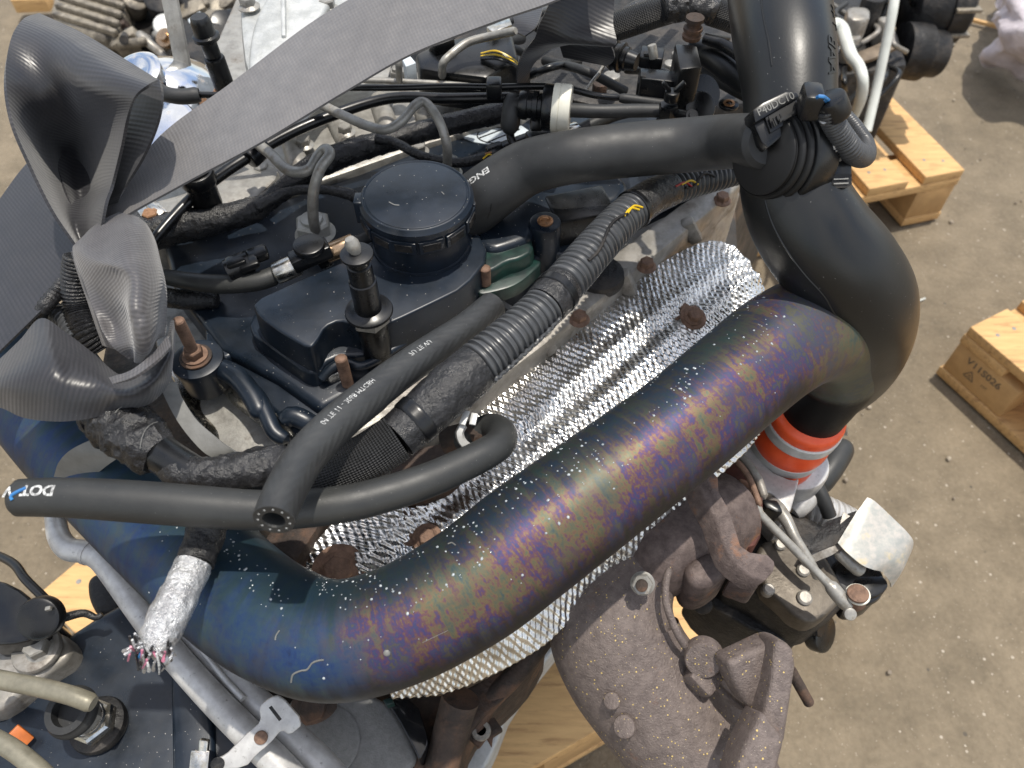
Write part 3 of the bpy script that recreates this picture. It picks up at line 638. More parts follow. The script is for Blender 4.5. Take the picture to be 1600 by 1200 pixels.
# droplets and paint specks standing on it
rng = random.Random(11); bm = bmesh.new(); L0 = s_at(pa, 300, 860); L1 = s_at(pa, 1225, 560); cam_v = np.array(tuple(CAM))
ic = int(np.argmin(abs(pa.s - s_at(pa, 800, 865)))); tcm = theta_to_cam(pa, pa.s[ic]); SGN = 1 if np.dot(pa.N[ic] * math.cos(tcm + .5) + pa.B[ic] * math.sin(tcm + .5), upw) > np.dot(pa.N[ic] * math.cos(tcm - .5) + pa.B[ic] * math.sin(tcm - .5), upw) else -1
n = 0
while n < 430:
    s = rng.uniform(L0, L1); i = int(np.searchsorted(pa.s, s)); th = rng.gauss(0, .42)
    tc_ = theta_to_cam(pa, s) + SGN * (.62 + th * (1.3 if s < L0 + .16 else 1)); N = pa.N[i] * math.cos(tc_) + pa.B[i] * math.sin(tc_)
    if noise.noise(Vector((s * 22, th * 2.2, 0))) < rng.uniform(-.25, .45): continue
    p = Vector(pa.C[i] + N * pa.rad[i]); r = rng.choice([.0003, .0004, .0004, .0005, .0006, .0009])
    bmesh.ops.create_icosphere(bm, subdivisions=1, radius=r, matrix=Matrix.Translation(p) @ Vector(N).to_track_quat('Z', 'Y').to_matrix().to_4x4() @ Matrix.Diagonal((1, rng.uniform(.8, 1.5), .5, 1))); n += 1
me = bpy.data.meshes.new('speck'); bm.to_mesh(me); bm.free()
link('specks', me, mat('pale_speck', (.48, .52, .54), (.25, .28, .30), 300, .1), pipe, kind='stuff', sharp=180)
# scratch and dent spots
for (u, v, rr_, mm) in ((608, 955, .0075, 0),):
    s = s_at(pa, u, v); i = int(np.argmin(abs(pa.s - s))); th = theta_to_cam(pa, s) + .35; N = pa.N[i] * math.cos(th) + pa.B[i] * math.sin(th)
    lathe('bead', Vector(pa.C[i] + N * (pa.rad[i] - .0003)), N, [(0, .0001), (0, .0020), (.0006, .0017), (.001, .001), (.0011, .0001)], m_belt, pipe, 16)
# red silicone coupler and clamps
A, B_ = P(1268, 642, .715), P(1211, 716, .632)
def cm(s, th): return 1 + .06 * np.exp(-((s - .042) / .010) ** 2) + .05 * np.exp(-((s - .074) / .008) ** 2) - .03 * np.exp(-((s - .024) / .007) ** 2)
r0 = m_(A, 120) / 2
cpl = tube('red_silicone_coupler', [(*A, r0), (*((A + B_) / 2), r0 * .99), (*B_, r0 * .97), (*(B_ + (B_ - A) * .2), r0 * .9)], m_orange, ENG, px=False, seg=48, ds=.0018, mod=cm, ends='soft')
pc_ = o_path[cpl.name]; Lc = pc_.s[-1]
for s0, s1 in ((.012, .027), (.047, .062)):
    bd_ = ring_on('clamp_band', pc_, s0, s1, 1.045, m_band, cpl, seg=48)
q = P(1318, 640, .695); hexnut('clamp_screw', q, (1, -.2, .2), .004, .006, m_bright, cpl)
bar('clamp_lug', P(1312, 640, .70), P(1322, 675, .67), .009, .003, m_steel, cpl, bevel=.0008)

# ---------------------------------------------------------------- big black intake duct
dp = [(1208, -110, .99, 150), (1215, -30, .985, 154), (1222, 40, .978, 153), (1230, 100, .97, 148), (1234, 160, .958, 140), (1233, 215, .944, 144), (1234, 268, .93, 153), (1247, 322, .915, 162), (1276, 372, .90, 168),
      (1315, 420, .88, 170), (1344, 470, .85, 164), (1346, 522, .805, 150), (1326, 568, .755, 136), (1290, 600, .715, 122), (1245, 618, .68, 110), (1200, 630, .65, 100)]
duct = tube('black_intake_duct', dp, m_duct, ENG, seg=56, ds=.003); pd = o_path[duct.name]
# moulded seam line
def along(pa, s, th, lift): 
    i = min(max(np.searchsorted(pa.s, s), 1), len(pa.s) - 1); f = (s - pa.s[i - 1]) / (pa.s[i] - pa.s[i - 1]); L = lambda a: a[i - 1] * (1 - f) + a[i] * f
    N = L(pa.N) * math.cos(th) + L(pa.B) * math.sin(th); return L(pa.C) + N * (L(pa.rad) + lift)
sa, sb, sc = s_at(pd, 1220, -20), s_at(pd, 1232, 150), s_at(pd, 1262, 350)
for a, b, off in ((s_at(pd, 1215, -30), s_at(pd, 1232, 135), .32), (s_at(pd, 1240, 300), s_at(pd, 1335, 450), .55)):
    pts = [(*along(pd, s, theta_to_cam(pd, s) + off * (1 if pd.N[0].dot(np.array((1, 0, 0))) > -9 else 1), -.0002), .0007) for s in np.linspace(a, b, 18)]
    tube('mould_seam', pts, m_duct, duct, px=False, seg=6)
tc0 = s_at(pd, 1236, 245)
sgn = None
i = int(np.argmin(abs(pd.s - tc0))); th = theta_to_cam(pd, tc0)
def side(th, d): return np.dot(pd.N[i] * math.cos(th + d) + pd.B[i] * math.sin(th + d), (1, 0, 0))
sg = 1 if side(th, .5) > side(th, -.5) else -1
for txt, u, v, off, sz in (('AAB', 1238, 122, 1.05, .0125), ('04891', 1238, 200, .95, .0125), ('1', 1238, 238, .12, .011), ('7 44', 1240, 60, 1.3, .010)):
    s = s_at(pd, u, v); text_on('moulded_number', pd, txt, s, theta_to_cam(pd, s) + sg * off, sz, m_duct, duct, flip=-1, updir=-sg * -1, lift=-.0001, depth=.0006)
# five-sided moulded emblem
s5 = s_at(pd, 1240, 268); t5 = theta_to_cam(pd, s5) + sg * .62
def em(ds, dt): 
    return (*along(pd, s5 + ds, t5 + dt, .0), .00055)
pent = [(.0115 * math.cos(a), .30 * math.sin(a)) for a in [TAU * k / 5 + .3 for k in range(5)]]
for k in range(5):
    a, b = pent[k], pent[(k + 1) % 5]; tube('emblem_line', [em(*a), em((a[0] + b[0]) / 2, (a[1] + b[1]) / 2), em(*b)], m_duct, duct, px=False, seg=6)
    tube('emblem_line', [em(*a), em(0, 0)], m_duct, duct, px=False, seg=6)
# boss where the breather joins
nb = P(1205, 232, .955)
jb = P(1214, 240, .950); jx = Vector((-.80, -.38, .28)).normalized()
for k, (rr_, h0_, h) in enumerate(((.0325, -.020, .020), (.0300, .0, .005), (.0280, .005, .005), (.0255, .010, .004))):
    lathe('joint_ring', jb + jx * h0_, jx, rnd(rr_, h, .0025), m_plastic if k < 1 else m_black, duct, 48)
# breather hose
br = tube('breather_hose', [(690, 352, .842, 84), (715, 336, .850, 90), (742, 318, .860, 93), (775, 293, .874, 90), (825, 262, .889, 85), (890, 246, .905, 82), (970, 236, .908, 83), (1060, 228, .912, 83), (1130, 222, .925, 83), (1168, 221, .944, 84), (1202, 222, .962, 84)], m_rubber, ENG, seg=40, ends='soft', ds=.003)
pb = o_path[br.name]; s = s_at(pb, 742, 318)
for txt, (u, v), off in (('ENGIN', (765, 300), 0),):
    s = s_at(pb, u, v); th = theta_to_cam(pb, s); 
    i = int(np.argmin(abs(pb.s - s))); lft = 1 if np.dot(pb.N[i] * math.cos(th + .5) + pb.B[i] * math.sin(th + .5), (-.7, .3, .6)) > np.dot(pb.N[i] * math.cos(th - .5) + pb.B[i] * math.sin(th - .5), (-.7, .3, .6)) else -1
    text_on('printed_word', pb, txt, s + .001, th + lft * .72, .0070, m_print, br, flip=-1, updir=-lft, bold=.0002)
# ribs near plug
0 and lathe('breather_cuff', P(1180, 219, .922), P(1215, 214, .925) - P(1180, 219, .922), rnd(m_(P(1190, 219, .92), 84) / 2 * .98, .02, .006), m_rubber, ENG, 40)

# sensor block on the duct
sn_n = Vector((.05, -.62, .78)); 
body = plate('sensor_housing', [(1177, 192), (1246, 146), (1262, 180), (1244, 196), (1200, 232), (1190, 222)], .975, sn_n, .022, m_plastic, ENG, .0015)
plate('housing_step', [(1176, 172), (1192, 160), (1229, 142), (1246, 144), (1250, 152), (1180, 192)], .982, sn_n, .016, m_plastic, body, .0012)
fr_ = plate('recess_frame', [(1194, 180), (1245, 151), (1256, 177), (1204, 208)], .979, sn_n, .003, m_plastic, body, .0006)
plate('recess', [(1201, 182), (1243, 158), (1249, 175), (1207, 200)], .9802, sn_n, .001, m_black, body, .0)
for k in range(3): plate('latch_rib', [(1208 + k * 5, 184 - k * 3), (1210 + k * 5, 183 - k * 3), (1215 + k * 5, 195 - k * 3), (1213 + k * 5, 196 - k * 3)], .9812, sn_n, .0012, m_duct, body, .0)
plate('latch_rib', [(1218, 186), (1242, 172), (1243, 175), (1219, 190)], .9812, sn_n, .0012, m_duct, body, .0)
plate('housing_foot', [(1196, 232), (1256, 190), (1262, 206), (1222, 234), (1206, 240)], .955, sn_n, .022, m_plastic, body, .003)
def onplane(u, v, z, n, uv0):
    n = Vector(n).normalized(); o = P(*uv0, z); d = FW + Vector((1, 0, 0)) * ((u - 800) / FPX) + UP * (-(v - 600) / FPX); return CAM + d * ((o - CAM).dot(n) / d.dot(n))
_a, _b, _c = [onplane(u, v, .982, sn_n, (1176, 172)) for u, v in ((1186, 176), (1236, 151), (1212, 163))]
text_flat('moulded_letters', 'P40DC10', _c + Vector((0, 0, .0001)), _b - _a, (0, .78, .62), .0062, m_belt, body, depth=.0001)
plug = bar('sensor_plug', P(1250, 158, .99), P(1283, 160, .99), .018, .017, m_plastic, ENG, bevel=.003)
for k, (c, m) in enumerate((('b', m_blue), ('b', m_blue), ('k', m_plastic), ('k', m_plastic))):
    tube('wire', [(1272, 155 + k * 4, .995 - k * .003, 6), (1284, 150 + k * 5, 1.0 - k * .003, 6), (1298, 160 + k * 3, .992 - k * .003, 6)], m, plug, seg=8)
lathe('elbow_boot', P(1296, 152, .995), P(1306, 178, .985) - P(1296, 152, .995), rnd(.009, .014, .002), m_plastic, plug, 20)
def corr(p, d=.075, duty=.5):
    def f(s, th):
        x = (s / p) % 1.0; return 1 - d * (1 / (1 + np.exp(-(np.abs(x - .5) - .27) * 40)))
    return f
tube('sensor_conduit', [(1290, 170, .99, 30), (1302, 192, .98, 36), (1316, 215, .97, 38), (1334, 238, .958, 38), (1350, 244, .94, 34), (1352, 226, .93, 28), (1338, 202, .93, 25), (1322, 182, .93, 22)], m_cond, ENG, seg=28, ds=.00035, mod=corr(.0023, .09), sharp=60)
pn = Vector((.12, -.72, .68))
pl2 = plate('hanging_plug', [(1295, 248), (1327, 249), (1332, 258), (1332, 288), (1325, 294), (1301, 295), (1296, 271)], .955, pn, .014, m_plastic, ENG, .0015)
plate('plug_face', [(1298, 272), (1331, 272), (1331, 288), (1324, 293), (1302, 294)], .9555, pn, .0006, m_dark, pl2, 0, uv0=(1295, 248))
for k in range(2): plate('plug_pin', [(1303, 279 + k * 7), (1326, 278 + k * 7), (1326, 280 + k * 7), (1303, 281 + k * 7)], .9562, pn, .0005, m_steel, pl2, 0, uv0=(1295, 248))
tube('wrapped_lead', [(1288, 185, .985, 16), (1296, 205, .97, 16), (1301, 228, .965, 17), (1308, 250, .952, 15)], m_foil, ENG, seg=14, ds=.001, mod=lambda s, t: 1 + .12 * np.sin(s * 2600 + 2 * np.sin(t * 3)))

# ---------------------------------------------------------------- split conduit running along the head
pts = [(1170, 262, .86, 44), (1120, 275, .865, 46), (1070, 288, .87, 50), (1020, 307, .874, 56), (975, 340, .877, 60), (930, 388, .879, 65), (885, 440, .88, 68), (840, 490, .88, 70), (790, 535, .88, 74), (745, 573, .878, 80), (700, 612, .876, 84), (660, 648, .873, 78), (620, 684, .87, 76), (570, 716, .866, 76), (510, 742, .862, 74), (470, 752, .86, 70)]
cond = tube('split_conduit', pts[:10], m_cond, ENG, seg=40, ds=.0006, mod=corr(.0046, .135), sharp=60, ends='soft'); pcn = o_path[cond.name]
def crk(k=1.0, f=160): 
    def g(s, th):
        out = np.empty_like(s)
        for i in range(s.shape[0]):
            for j in range(s.shape[1]):
                a, b = s[i, j], th[i, j]
                w = noise.noise(Vector((a * f + 1.2 * math.sin(b), math.cos(b) * 2, math.sin(b) * 2))) * .6 + noise.noise(Vector((a * f * 2.6, math.cos(b) * 5, math.sin(b) * 5))) * .4
                out[i, j] = 1 + k * .11 * w - k * .04 * abs(math.sin(a * 260 + b + 2 * w))
        return out
    return g
tp = tube('tape_wrap', pts[9:13], m_tape, ENG, seg=36, ds=.0012, mod=crk(.5, 90))
ring_on('cable_tie', o_path[tp.name], s_at(o_path[tp.name], 650, 655) - .004, s_at(o_path[tp.name], 650, 655) + .006, 1.05, m_plastic, tp)
w_ = P(1030, 315, .874)
for (u1, v1), (u2, v2), nm in (((1048, 293), (988, 328), 'tape_joint'), ((880, 448), (852, 480), 'tape_joint')):
    a, b = s_at(pcn, u1, v1), s_at(pcn, u2, v2); j = ring_on(nm, pcn, min(a, b), max(a, b), 1.03, m_tape, cond)
a = s_at(pcn, 872, 458); ring_on('retaining_ring', pcn, a - .003, a + .004, 1.09, m_plastic, cond)
a = s_at(pcn, 992, 328); ring_on('retaining_ring', pcn, a - .002, a + .003, 1.09, m_plastic, cond)
# split and wires
for off, m, a, b in ((.2, m_dark, (965, 352), (905, 425)), (.32, m_dark, (1100, 281), (1052, 292))):
    s1, s2 = s_at(pcn, *a), s_at(pcn, *b); tube('conduit_slit', [(*along(pcn, s, theta_to_cam(pcn, s) + off * (1 if k < 9 else 1) * math.sin(k * .7), .0003), .0011) for k, s in enumerate(np.linspace(s1, s2, 9))], m, cond, px=False, seg=8)
for (u, v), m in (((962, 330), m_yellow), ((1062, 296), m_yellow), ((1052, 300), m_red), ((958, 336), m_yellow)):
    s = s_at(pcn, u, v); tube('wire', [(*along(pcn, s + d, theta_to_cam(pcn, s) + o_, .0004), .0008) for d, o_ in ((-.008, -.25), (-.002, .1), (.008, .05))], m, cond, px=False, seg=8)
slv = tube('woven_sleeve', pts[12:], m_sleeve, ENG, seg=36, ds=.002)
# long jagged split edge along the lower side of the conduit
s1, s2 = s_at(pcn, 850, 490), s_at(pcn, 745, 575)
tube('split_edge', [(*along(pcn, s, theta_to_cam(pcn, s) - .95 + .05 * math.sin(k * 2.2), .0006 + .0006 * (k % 2)), .0012) for k, s in enumerate(np.linspace(s1, s2, 34))], m_cond, cond, px=False, seg=8, ds=.0008)

# crinkled tape bundle, shiny tube, tape roll, running on to the left
tb = tube('taped_harness', [(480, 738, .862, 66), (430, 728, .862, 66), (380, 738, .862, 68), (330, 745, .862, 64), (285, 738, .862, 58), (262, 724, .862, 50)], m_tape, ENG, seg=40, ds=.0012, mod=crk(1.4, 120))
tube('harness_tail', [(395, 740, .855, 60), (360, 775, .85, 62), (330, 810, .846, 62), (318, 845, .842, 60), (305, 880, .842, 60)], m_tape, tb, seg=36, ds=.0012, mod=crk(.8, 140))
tube('foil_wrap', [(303, 880, .842, 57), (285, 920, .842, 60), (265, 960, .842, 64), (246, 1000, .842, 58), (236, 1022, .842, 44)], m_foil, tb, seg=36, ds=.0012, mod=crk(.8, 170))
rng = random.Random(5)
for k in range(46):
    u, v = 236 + rng.uniform(-34, 34), 1010 + rng.uniform(-20, 22); du, dv = rng.uniform(-14, 14), rng.uniform(6, 34)
    m = rng.choice([m_tape, m_tape, m_foil, m_foil, m_foil, m_tape, m_plastic, m_plastic, m_blue, m_pink, m_print])
    tube('frayed_strand', [(u, v, .846 + rng.uniform(-.006, .012), 4), (u + du * .5, v + dv * .5, .85, 4), (u + du * rng.uniform(.5, 1.6), v + dv, .842 + rng.uniform(-.01, .012), rng.choice([2, 3, 6]))], m, tb, seg=6, ds=.0015)
tube('shiny_tube', [(315, 748, .862, 56), (270, 722, .862, 60), (225, 690, .862, 62)], m_plastic, ENG, seg=36)
rl = tube('torn_tape_roll', [(250, 712, .862, 66), (232, 700, .863, 84), (210, 680, .864, 92), (188, 662, .864, 96), (165, 652, .862, 90), (150, 660, .858, 70)], m_tape, ENG, seg=44, ds=.0011, mod=crk(1.7, 150))
pr_ = o_path[rl.name]
for k in range(3):
    s = pr_.s[-1] * (.12 + .31 * k); tube('torn_edge', [(*along(pr_, s + .004 * math.sin(a * 2 + k), a, .0012), .0002) for a in np.linspace(-.2 + .3 * k + theta_to_cam(pr_, s), 1.0 + theta_to_cam(pr_, s), 14)], m_belt, rl, px=False, seg=5)
# left side: fluffy black sleeve, small conduits
tube('braided_lead', [(120, 400, .90, 40), (118, 440, .885, 44), (125, 480, .87, 50), (140, 520, .86, 56), (160, 545, .85, 50)], m_tape, ENG, seg=30, ds=.0008, mod=corr(.0025, .12))
tube('small_conduit', [(45, 505, .855, 34), (62, 492, .86, 36), (85, 490, .862, 36), (108, 505, .862, 38), (125, 530, .86, 38)], m_cond, ENG, seg=28, ds=.0005, mod=corr(.0042, .13))
tube('small_conduit', [(60, 500, .87, 20), (70, 478, .88, 24), (88, 458, .88, 24), (100, 440, .88, 22)], m_tape, ENG, seg=20, ds=.0008, mod=corr(.003, .12))
patch('flat_strip', [[(84, 745, .818), (142, 749, .816)], [(92, 722, .832), (158, 735, .826)], [(112, 702, .842), (175, 722, .838)], [(150, 684, .848), (192, 712, .846)], [(186, 672, .85), (215, 704, .85)]], m_belt, ENG, .0018, 30, 6)
patch('flat_strip', [[(250, 600, .862), (276, 596, .862)], [(258, 622, .866), (284, 620, .866)], [(276, 656, .862), (306, 655, .862)], [(300, 688, .856), (338, 684, .856)], [(326, 712, .85), (364, 704, .85)], [(360, 722, .842), (380, 716, .842)]], m_belt, ENG, .0018, 30, 6)

# ---------------------------------------------------------------- rubber hoses in front
ha = tube('reinforced_hose', [(770, 478, .862, 46), (730, 512, .868, 50), (680, 545, .875, 53), (625, 582, .882, 56), (570, 625, .889, 60), (520, 668, .896, 63), (480, 710, .902, 65), (452, 755, .908, 66), (436, 790, .912, 66), (428, 812, .914, 66)], m_braid, ENG, seg=40, ds=.002, hollow=(.9, .52))
pa_h = o_path[ha.name]
for txt, u, v in (('04 TE 11 - 3068 MTCBH', 548, 656), ('7U TE VU', 660, 570)):
    s = s_at(pa_h, u, v); th = theta_to_cam(pa_h, s); i = int(np.argmin(abs(pa_h.s - s)))
    sg_ = 1 if np.dot(pa_h.N[i] * math.cos(th + .5) + pa_h.B[i] * math.sin(th + .5), (.5, -.5, 0)) > 0 else -1
    text_on('hose_print', pa_h, txt, s, th + sg_ * .55, .0045, m_print, ha, flip=-1, updir=-sg_ * 1)
C, T, N, B = pa_h.C[-1], pa_h.T[-1], pa_h.N[-1], pa_h.B[-1]
for k in range(11):
    a = TAU * k / 11; p = C - T * pa_h.rad[-1] * .03 + (N * math.cos(a) + B * math.sin(a)) * pa_h.rad[-1] * .76
    lathe('cord_end', Vector(p), T, [(-.001, .0001), (-.001, .0008), (.0006, .0006), (.0007, .0001)], m_print, ha, 8)
hb = tube('loose_hose', [(708, 688, .835, 38), (728, 682, .836, 40), (748, 674, .838, 42), (768, 668, .842, 45), (783, 676, .85, 47), (782, 692, .857, 49), (760, 708, .862, 51), (720, 728, .865, 53), (670, 750, .868, 55), (610, 770, .870, 57), (545, 786, .872, 59), (470, 795, .872, 61), (400, 797, .873, 63), (320, 792, .875, 65), (230, 785, .877, 66), (140, 779, .879, 64), (70, 777, .88, 61), (22, 778, .88, 58)], m_hose, ENG, seg=40, ds=.0025, ends='soft')
phb = o_path[hb.name]
for txt, u, v, dm in (('DOT', 73, 777, .0080), ('V', 28, 778, .0078)):
    s = s_at(phb, u, v); th = theta_to_cam(phb, s); i = int(np.argmin(abs(phb.s - s)))
    sg_ = 1 if np.dot(phb.N[i] * math.cos(th + .5) + phb.B[i] * math.sin(th + .5), (0, .6, .6)) > 0 else -1
    text_on('hose_print', phb, txt, s, th + sg_ * .38, dm, m_print, hb, flip=1, updir=-sg_ * 1, bold=.0003)
s = s_at(phb, 44, 778); th = theta_to_cam(phb, s)
tube('paint_smear', [(*along(phb, s + d, th + o_, .0002), .0009) for d, o_ in ((-.004, .5), (0, .3), (.003, .1), (.002, -.1))], m_blue, hb, px=False, seg=8)
# clamp and nozzle at the loop
clp = tube('hose_clip', [(735, 702, .848, 58), (722, 690, .852, 60), (718, 676, .856, 60), (724, 664, .858, 56)], m_band, ENG, seg=5, r=.0028)
bar('clip_tab', P(722, 664, .862), P(730, 642, .864), .004, .002, m_band, clp, bevel=.0004); bar('clip_tab', P(738, 664, .862), P(742, 646, .864), .004, .002, m_band, clp, bevel=.0004)
lathe('nozzle', P(690, 690, .832), P(730, 680, .836) - P(690, 690, .832), rnd(.0085, .03, .002), m_rustd, ENG, 24)
prism('coolant_outlet', [(600, 735), (650, 700), (700, 690), (725, 705), (700, 735), (640, 755)], .80, .765, m_rustd, ENG, .004, smooth=2)
prism('dark_bracket', [(455, 905), (466, 860), (490, 822), (500, 840), (480, 880)], .745, .69, m_dark, ENG, .003)
prism('head_end', [(405, 850), (440, 800), (505, 790), (500, 820), (462, 880), (440, 880)], .76, .70, m_rustd, ENG, .005)
prism('bright_clip', [(556, 640), (605, 606), (612, 616), (600, 626), (590, 622), (566, 652)], .832, .828, m_bright, ENG, .0005)
0 and prism('black_fill', [(300, 800), (480, 760), (470, 830), (440, 870), (380, 880)], .745, .70, m_dark, ENG, .003)

# ---------------------------------------------------------------- wear: scratches and scuffs
on('scratch', pipe, [(455, 1066), (458, 1054), (470, 1048), (480, 1046), (488, 1036), (498, 1032), (506, 1031)], 3, m_belt, pipe)
on('scratch', pipe, [(430, 1000), (432, 992), (437, 985)], 2.2, m_belt, pipe); on('scratch', pipe, [(660, 1004), (700, 985)], .8, m_belt, pipe)
on('scratch', pipe, [(700, 850), (706, 848), (712, 852)], 2, m_belt, pipe)
on('cut', br, [(768, 318), (766, 330), (762, 340)], 1.6, m_dark, br); 
# ---------------------------------------------------------------- oil filler neck and cap
cc = P(650, 303, .892); rc = m_(cc, 176) / 2; dn = Vector((0, 0, -1))
neck = lathe('filler_neck', Vector((cc.x, cc.y, .815)), (0, 0, 1), rnd(rc * .90, .056, .002), m_cover, ENG, 64)
nk2 = lathe('neck_skirt', Vector((cc.x, cc.y, .815)), (0, 0, 1), [(0, .0001), (0, rc * 1.02), (.028, rc * .97), (.034, rc * .93), (.04, .0001)], m_cover, neck, 64)
cap = lathe('oil_cap', cc - Vector((0, 0, .021)), (0, 0, 1), [(0, .0001), (0, rc * .985), (.001, rc), (.013, rc), (.0138, rc * 1.02), (.0175, rc * 1.02), (.0185, rc * 1.0), (.0195, rc * .985), (.0208, rc * .965), (.0208, rc * .95), (.0200, rc * .93), (.0202, rc * .91), (.0208, rc * .90), (.0210, rc * .88), (.0212, .0001)], m_cover, ENG, 96)
for a in np.arange(-100, 260, 28):
    ar = R(a); d = Vector((math.cos(ar), math.sin(ar), 0)); q = cc + d * (rc * 1.0) - Vector((0, 0, .0145)); sd_ = Vector((-d.y, d.x, 0))
    f = box('grip_frame', q, sd_, d, (.018, .0022, .0105), m_cover, cap, .0008)
    box('grip_window', q + d * .0012, sd_, d, (.0125, .0012, .0062), m_dark, f, .0003)
q = cc + Vector((-rc * 1.02, -.002, -.011)); box('cap_tab', q, (0, 1, 0), (1, 0, 0), (.012, .007, .019), m_cover, cap, .001)
# ---------------------------------------------------------------- studs
def stud(u, v, z0, ztop, r, mt, name='stud', parent=None, lean=(0, 0, 1)):
    b = P(u, v, z0); return lathe(name, b, lean, threads(0, ztop - z0, r), mt, parent or ENG, 20, sharp=60)
b = P(328, 600, .785)
bsh = lathe('rubber_bushing', b, (0, 0, 1), [(0, .0001), (0, .0145), (.002, .0165), (.022, .0172), (.027, .0185), (.030, .0182), (.031, .015), (.0315, .0001)], m_cover, ENG, 40)
lathe('washer', b + Vector((0, 0, .0315)), (0, 0, 1), rnd(.0115, .0018, .0004), m_rustd, bsh, 32); lathe('washer', b + Vector((0, 0, .0333)), (0, 0, 1), rnd(.0092, .0016, .0004), m_rust, bsh, 32)
hexnut('nut', b + Vector((0, 0, .035)), (0, 0, 1), .0068, .0065, m_rust, bsh, turn=.3)
lathe('stud', b + Vector((0, 0, .036)), (.02, .0, 1), threads(0, .036, .0042), m_rust, bsh, 20, sharp=60)
tube('cover_arm', [(340, 572, .806, 32), (370, 590, .808, 34), (395, 620, .806, 34), (412, 655, .802, 34)], m_cover, ENG, ends='round')
b = P(546, 608, .800); cup = lathe('stud_cup', b, (0, 0, 1), [(0, .0001), (0, .009), (.003, .0098), (.004, .009), (.0035, .0068), (.0025, .0001)], m_alu, ENG, 32); lathe('stud', b + Vector((0, 0, .002)), (0, 0, 1), threads(0, .034, .0043), m_rust, cup, 20, sharp=60)
b = P(760, 482, .800); cup = lathe('stud_flange', b, (0, 0, 1), [(0, .0001), (0, .0135), (.0015, .0145), (.003, .0135), (.004, .008), (.010, .0078), (.011, .0001)], m_rustd, ENG, 32)
lathe('clip_ring', b + Vector((0, 0, .013)), (0, 0, 1), rnd(.0105, .005, .001), m_plastic, cup, 28); lathe('stud', b + Vector((0, 0, .018)), (0, 0, 1), threads(0, .026, .0043), m_rust, cup, 20, sharp=60)
patch('clip_wing', [[(745, 470, .822), (748, 478, .818)], [(770, 462, .824), (775, 476, .818)], [(800, 478, .82), (798, 486, .818)]], m_plastic, ENG, .0015, 16, 5)
# tall plastic headed post
def post(u, v, z0, k=1.0, nut=True, headm=None, hgt=.052, low=.025):
    b = P(u, v, z0); p = lathe('clip_post', b, (0, 0, 1), rnd(.0115 * k, low, .002), m_plastic, ENG, 32)
    z = low
    if nut: hexnut('nut', b + Vector((0, 0, z)), (0, 0, 1), .0145 * k, .008, m_steel, p, turn=.35); z += .008
    lathe('flange', b + Vector((0, 0, z)), (0, 0, 1), [(0, .0001), (0, .016 * k), (.0015, .0178 * k), (.003, .0172 * k), (.0035, .012 * k), (.0045, .0105 * k), (.0048, .0001)], m_plastic, p, 40)
    lathe('shaft', b + Vector((0, 0, z + .0045)), (0, 0, 1), [(0, .0001), (0, .0098 * k), (hgt * .45, .0098 * k), (hgt * .46, .0088 * k), (hgt * .7, .0086 * k), (hgt * .71, .0075 * k), (hgt * .8, .0075 * k), (hgt * .8, .0001)], m_plastic, p, 32)
    lathe('head', b + Vector((0, 0, z + .0045 + hgt * .8)), (0, 0, 1), [(0, .0001), (0, .0095 * k), (.002, .0115 * k), (.0035, .0112 * k), (.0045, .0075 * k), (.005, .0001)], m_plastic, p, 36)
    return p, b, z + .0045 + hgt * .8 + .005
p, b, zz = post(594, 566, .806, .92, low=.046, hgt=.058)
lathe('silver_tip', b + Vector((0, 0, zz - .001)), (-.25, .1, 1), [(0, .0001), (0, .0032), (.004, .0046), (.008, .0046), (.011, .003), (.0115, .0001)], m_steel, p, 16)
b = P(352, 138, .86); pq = lathe('clip_post', b, (-.04, 0, 1), rnd(.0088, .030, .002), m_plastic, ENG, 32)
hexnut('nut', b - Vector((0, 0, .006)), (0, 0, 1), .0115, .007, m_copper, pq); lathe('shaft', b + Vector((-.0012, 0, .030)), (-.04, 0, 1), rnd(.0068, .016, .001), m_plastic, pq, 28)
lathe('head', b + Vector((-.0018, 0, .044)), (-.04, 0, 1), [(0, .0001), (0, .0085), (.002, .0112), (.005, .0112), (.006, .0088), (.016, .0084), (.020, .0074), (.021, .0064), (.021, .0001)], m_plastic, pq, 36)
b = P(326, 322, .84); pq = lathe('clip_post', b, (0, 0, 1), rnd(.0115, .05, .002), m_plastic, ENG, 28); lathe('collar', b + Vector((0, 0, .022)), (0, 0, 1), rnd(.0135, .012, .002), m_plastic, pq, 28)

# ---------------------------------------------------------------- injector lines and fuel fittings
def line(pts, w=13, m=m_steel, nm='injector_pipe'): return tube(nm, [(u, v, z, w) for u, v, z in pts], m, ENG, seg=18, ends='soft', ds=.002)
line([(493, 362, .83), (489, 335, .85), (490, 300, .87), (500, 265, .885), (515, 242, .89), (509, 233, .89), (497, 244, .885), (484, 264, .88), (464, 269, .878), (444, 262, .878), (424, 242, .88), (400, 222, .88), (380, 200, .88)], 17)
line([(699, 262, .855), (698, 225, .88), (684, 185, .895), (664, 160, .90), (648, 165, .90), (630, 187, .895), (606, 202, .89), (578, 198, .888), (540, 182, .888), (495, 160, .888), (460, 140, .888)], 15)
line([(691, 120, .86), (692, 100, .875), (704, 86, .88), (732, 66, .885), (770, 56, .89), (806, 48, .90)], 13)
line([(624, 126, .86), (623, 100, .88), (622, 70, .89)], 11)
line([(560, 125, .858), (640, 128, .858), (720, 133, .858), (750, 138, .858)], 9)
def fit(u, v, z, r, m=m_alu):
    b = P(u, v, z); h = hexnut('union_nut', b, (0, 0, 1), r, .012, m, ENG, flange=r * 1.15, turn=.2); lathe('union_collar', b + Vector((0, 0, .011)), (0, 0, 1), rnd(r * .62, .004, .001), m, h, 24)
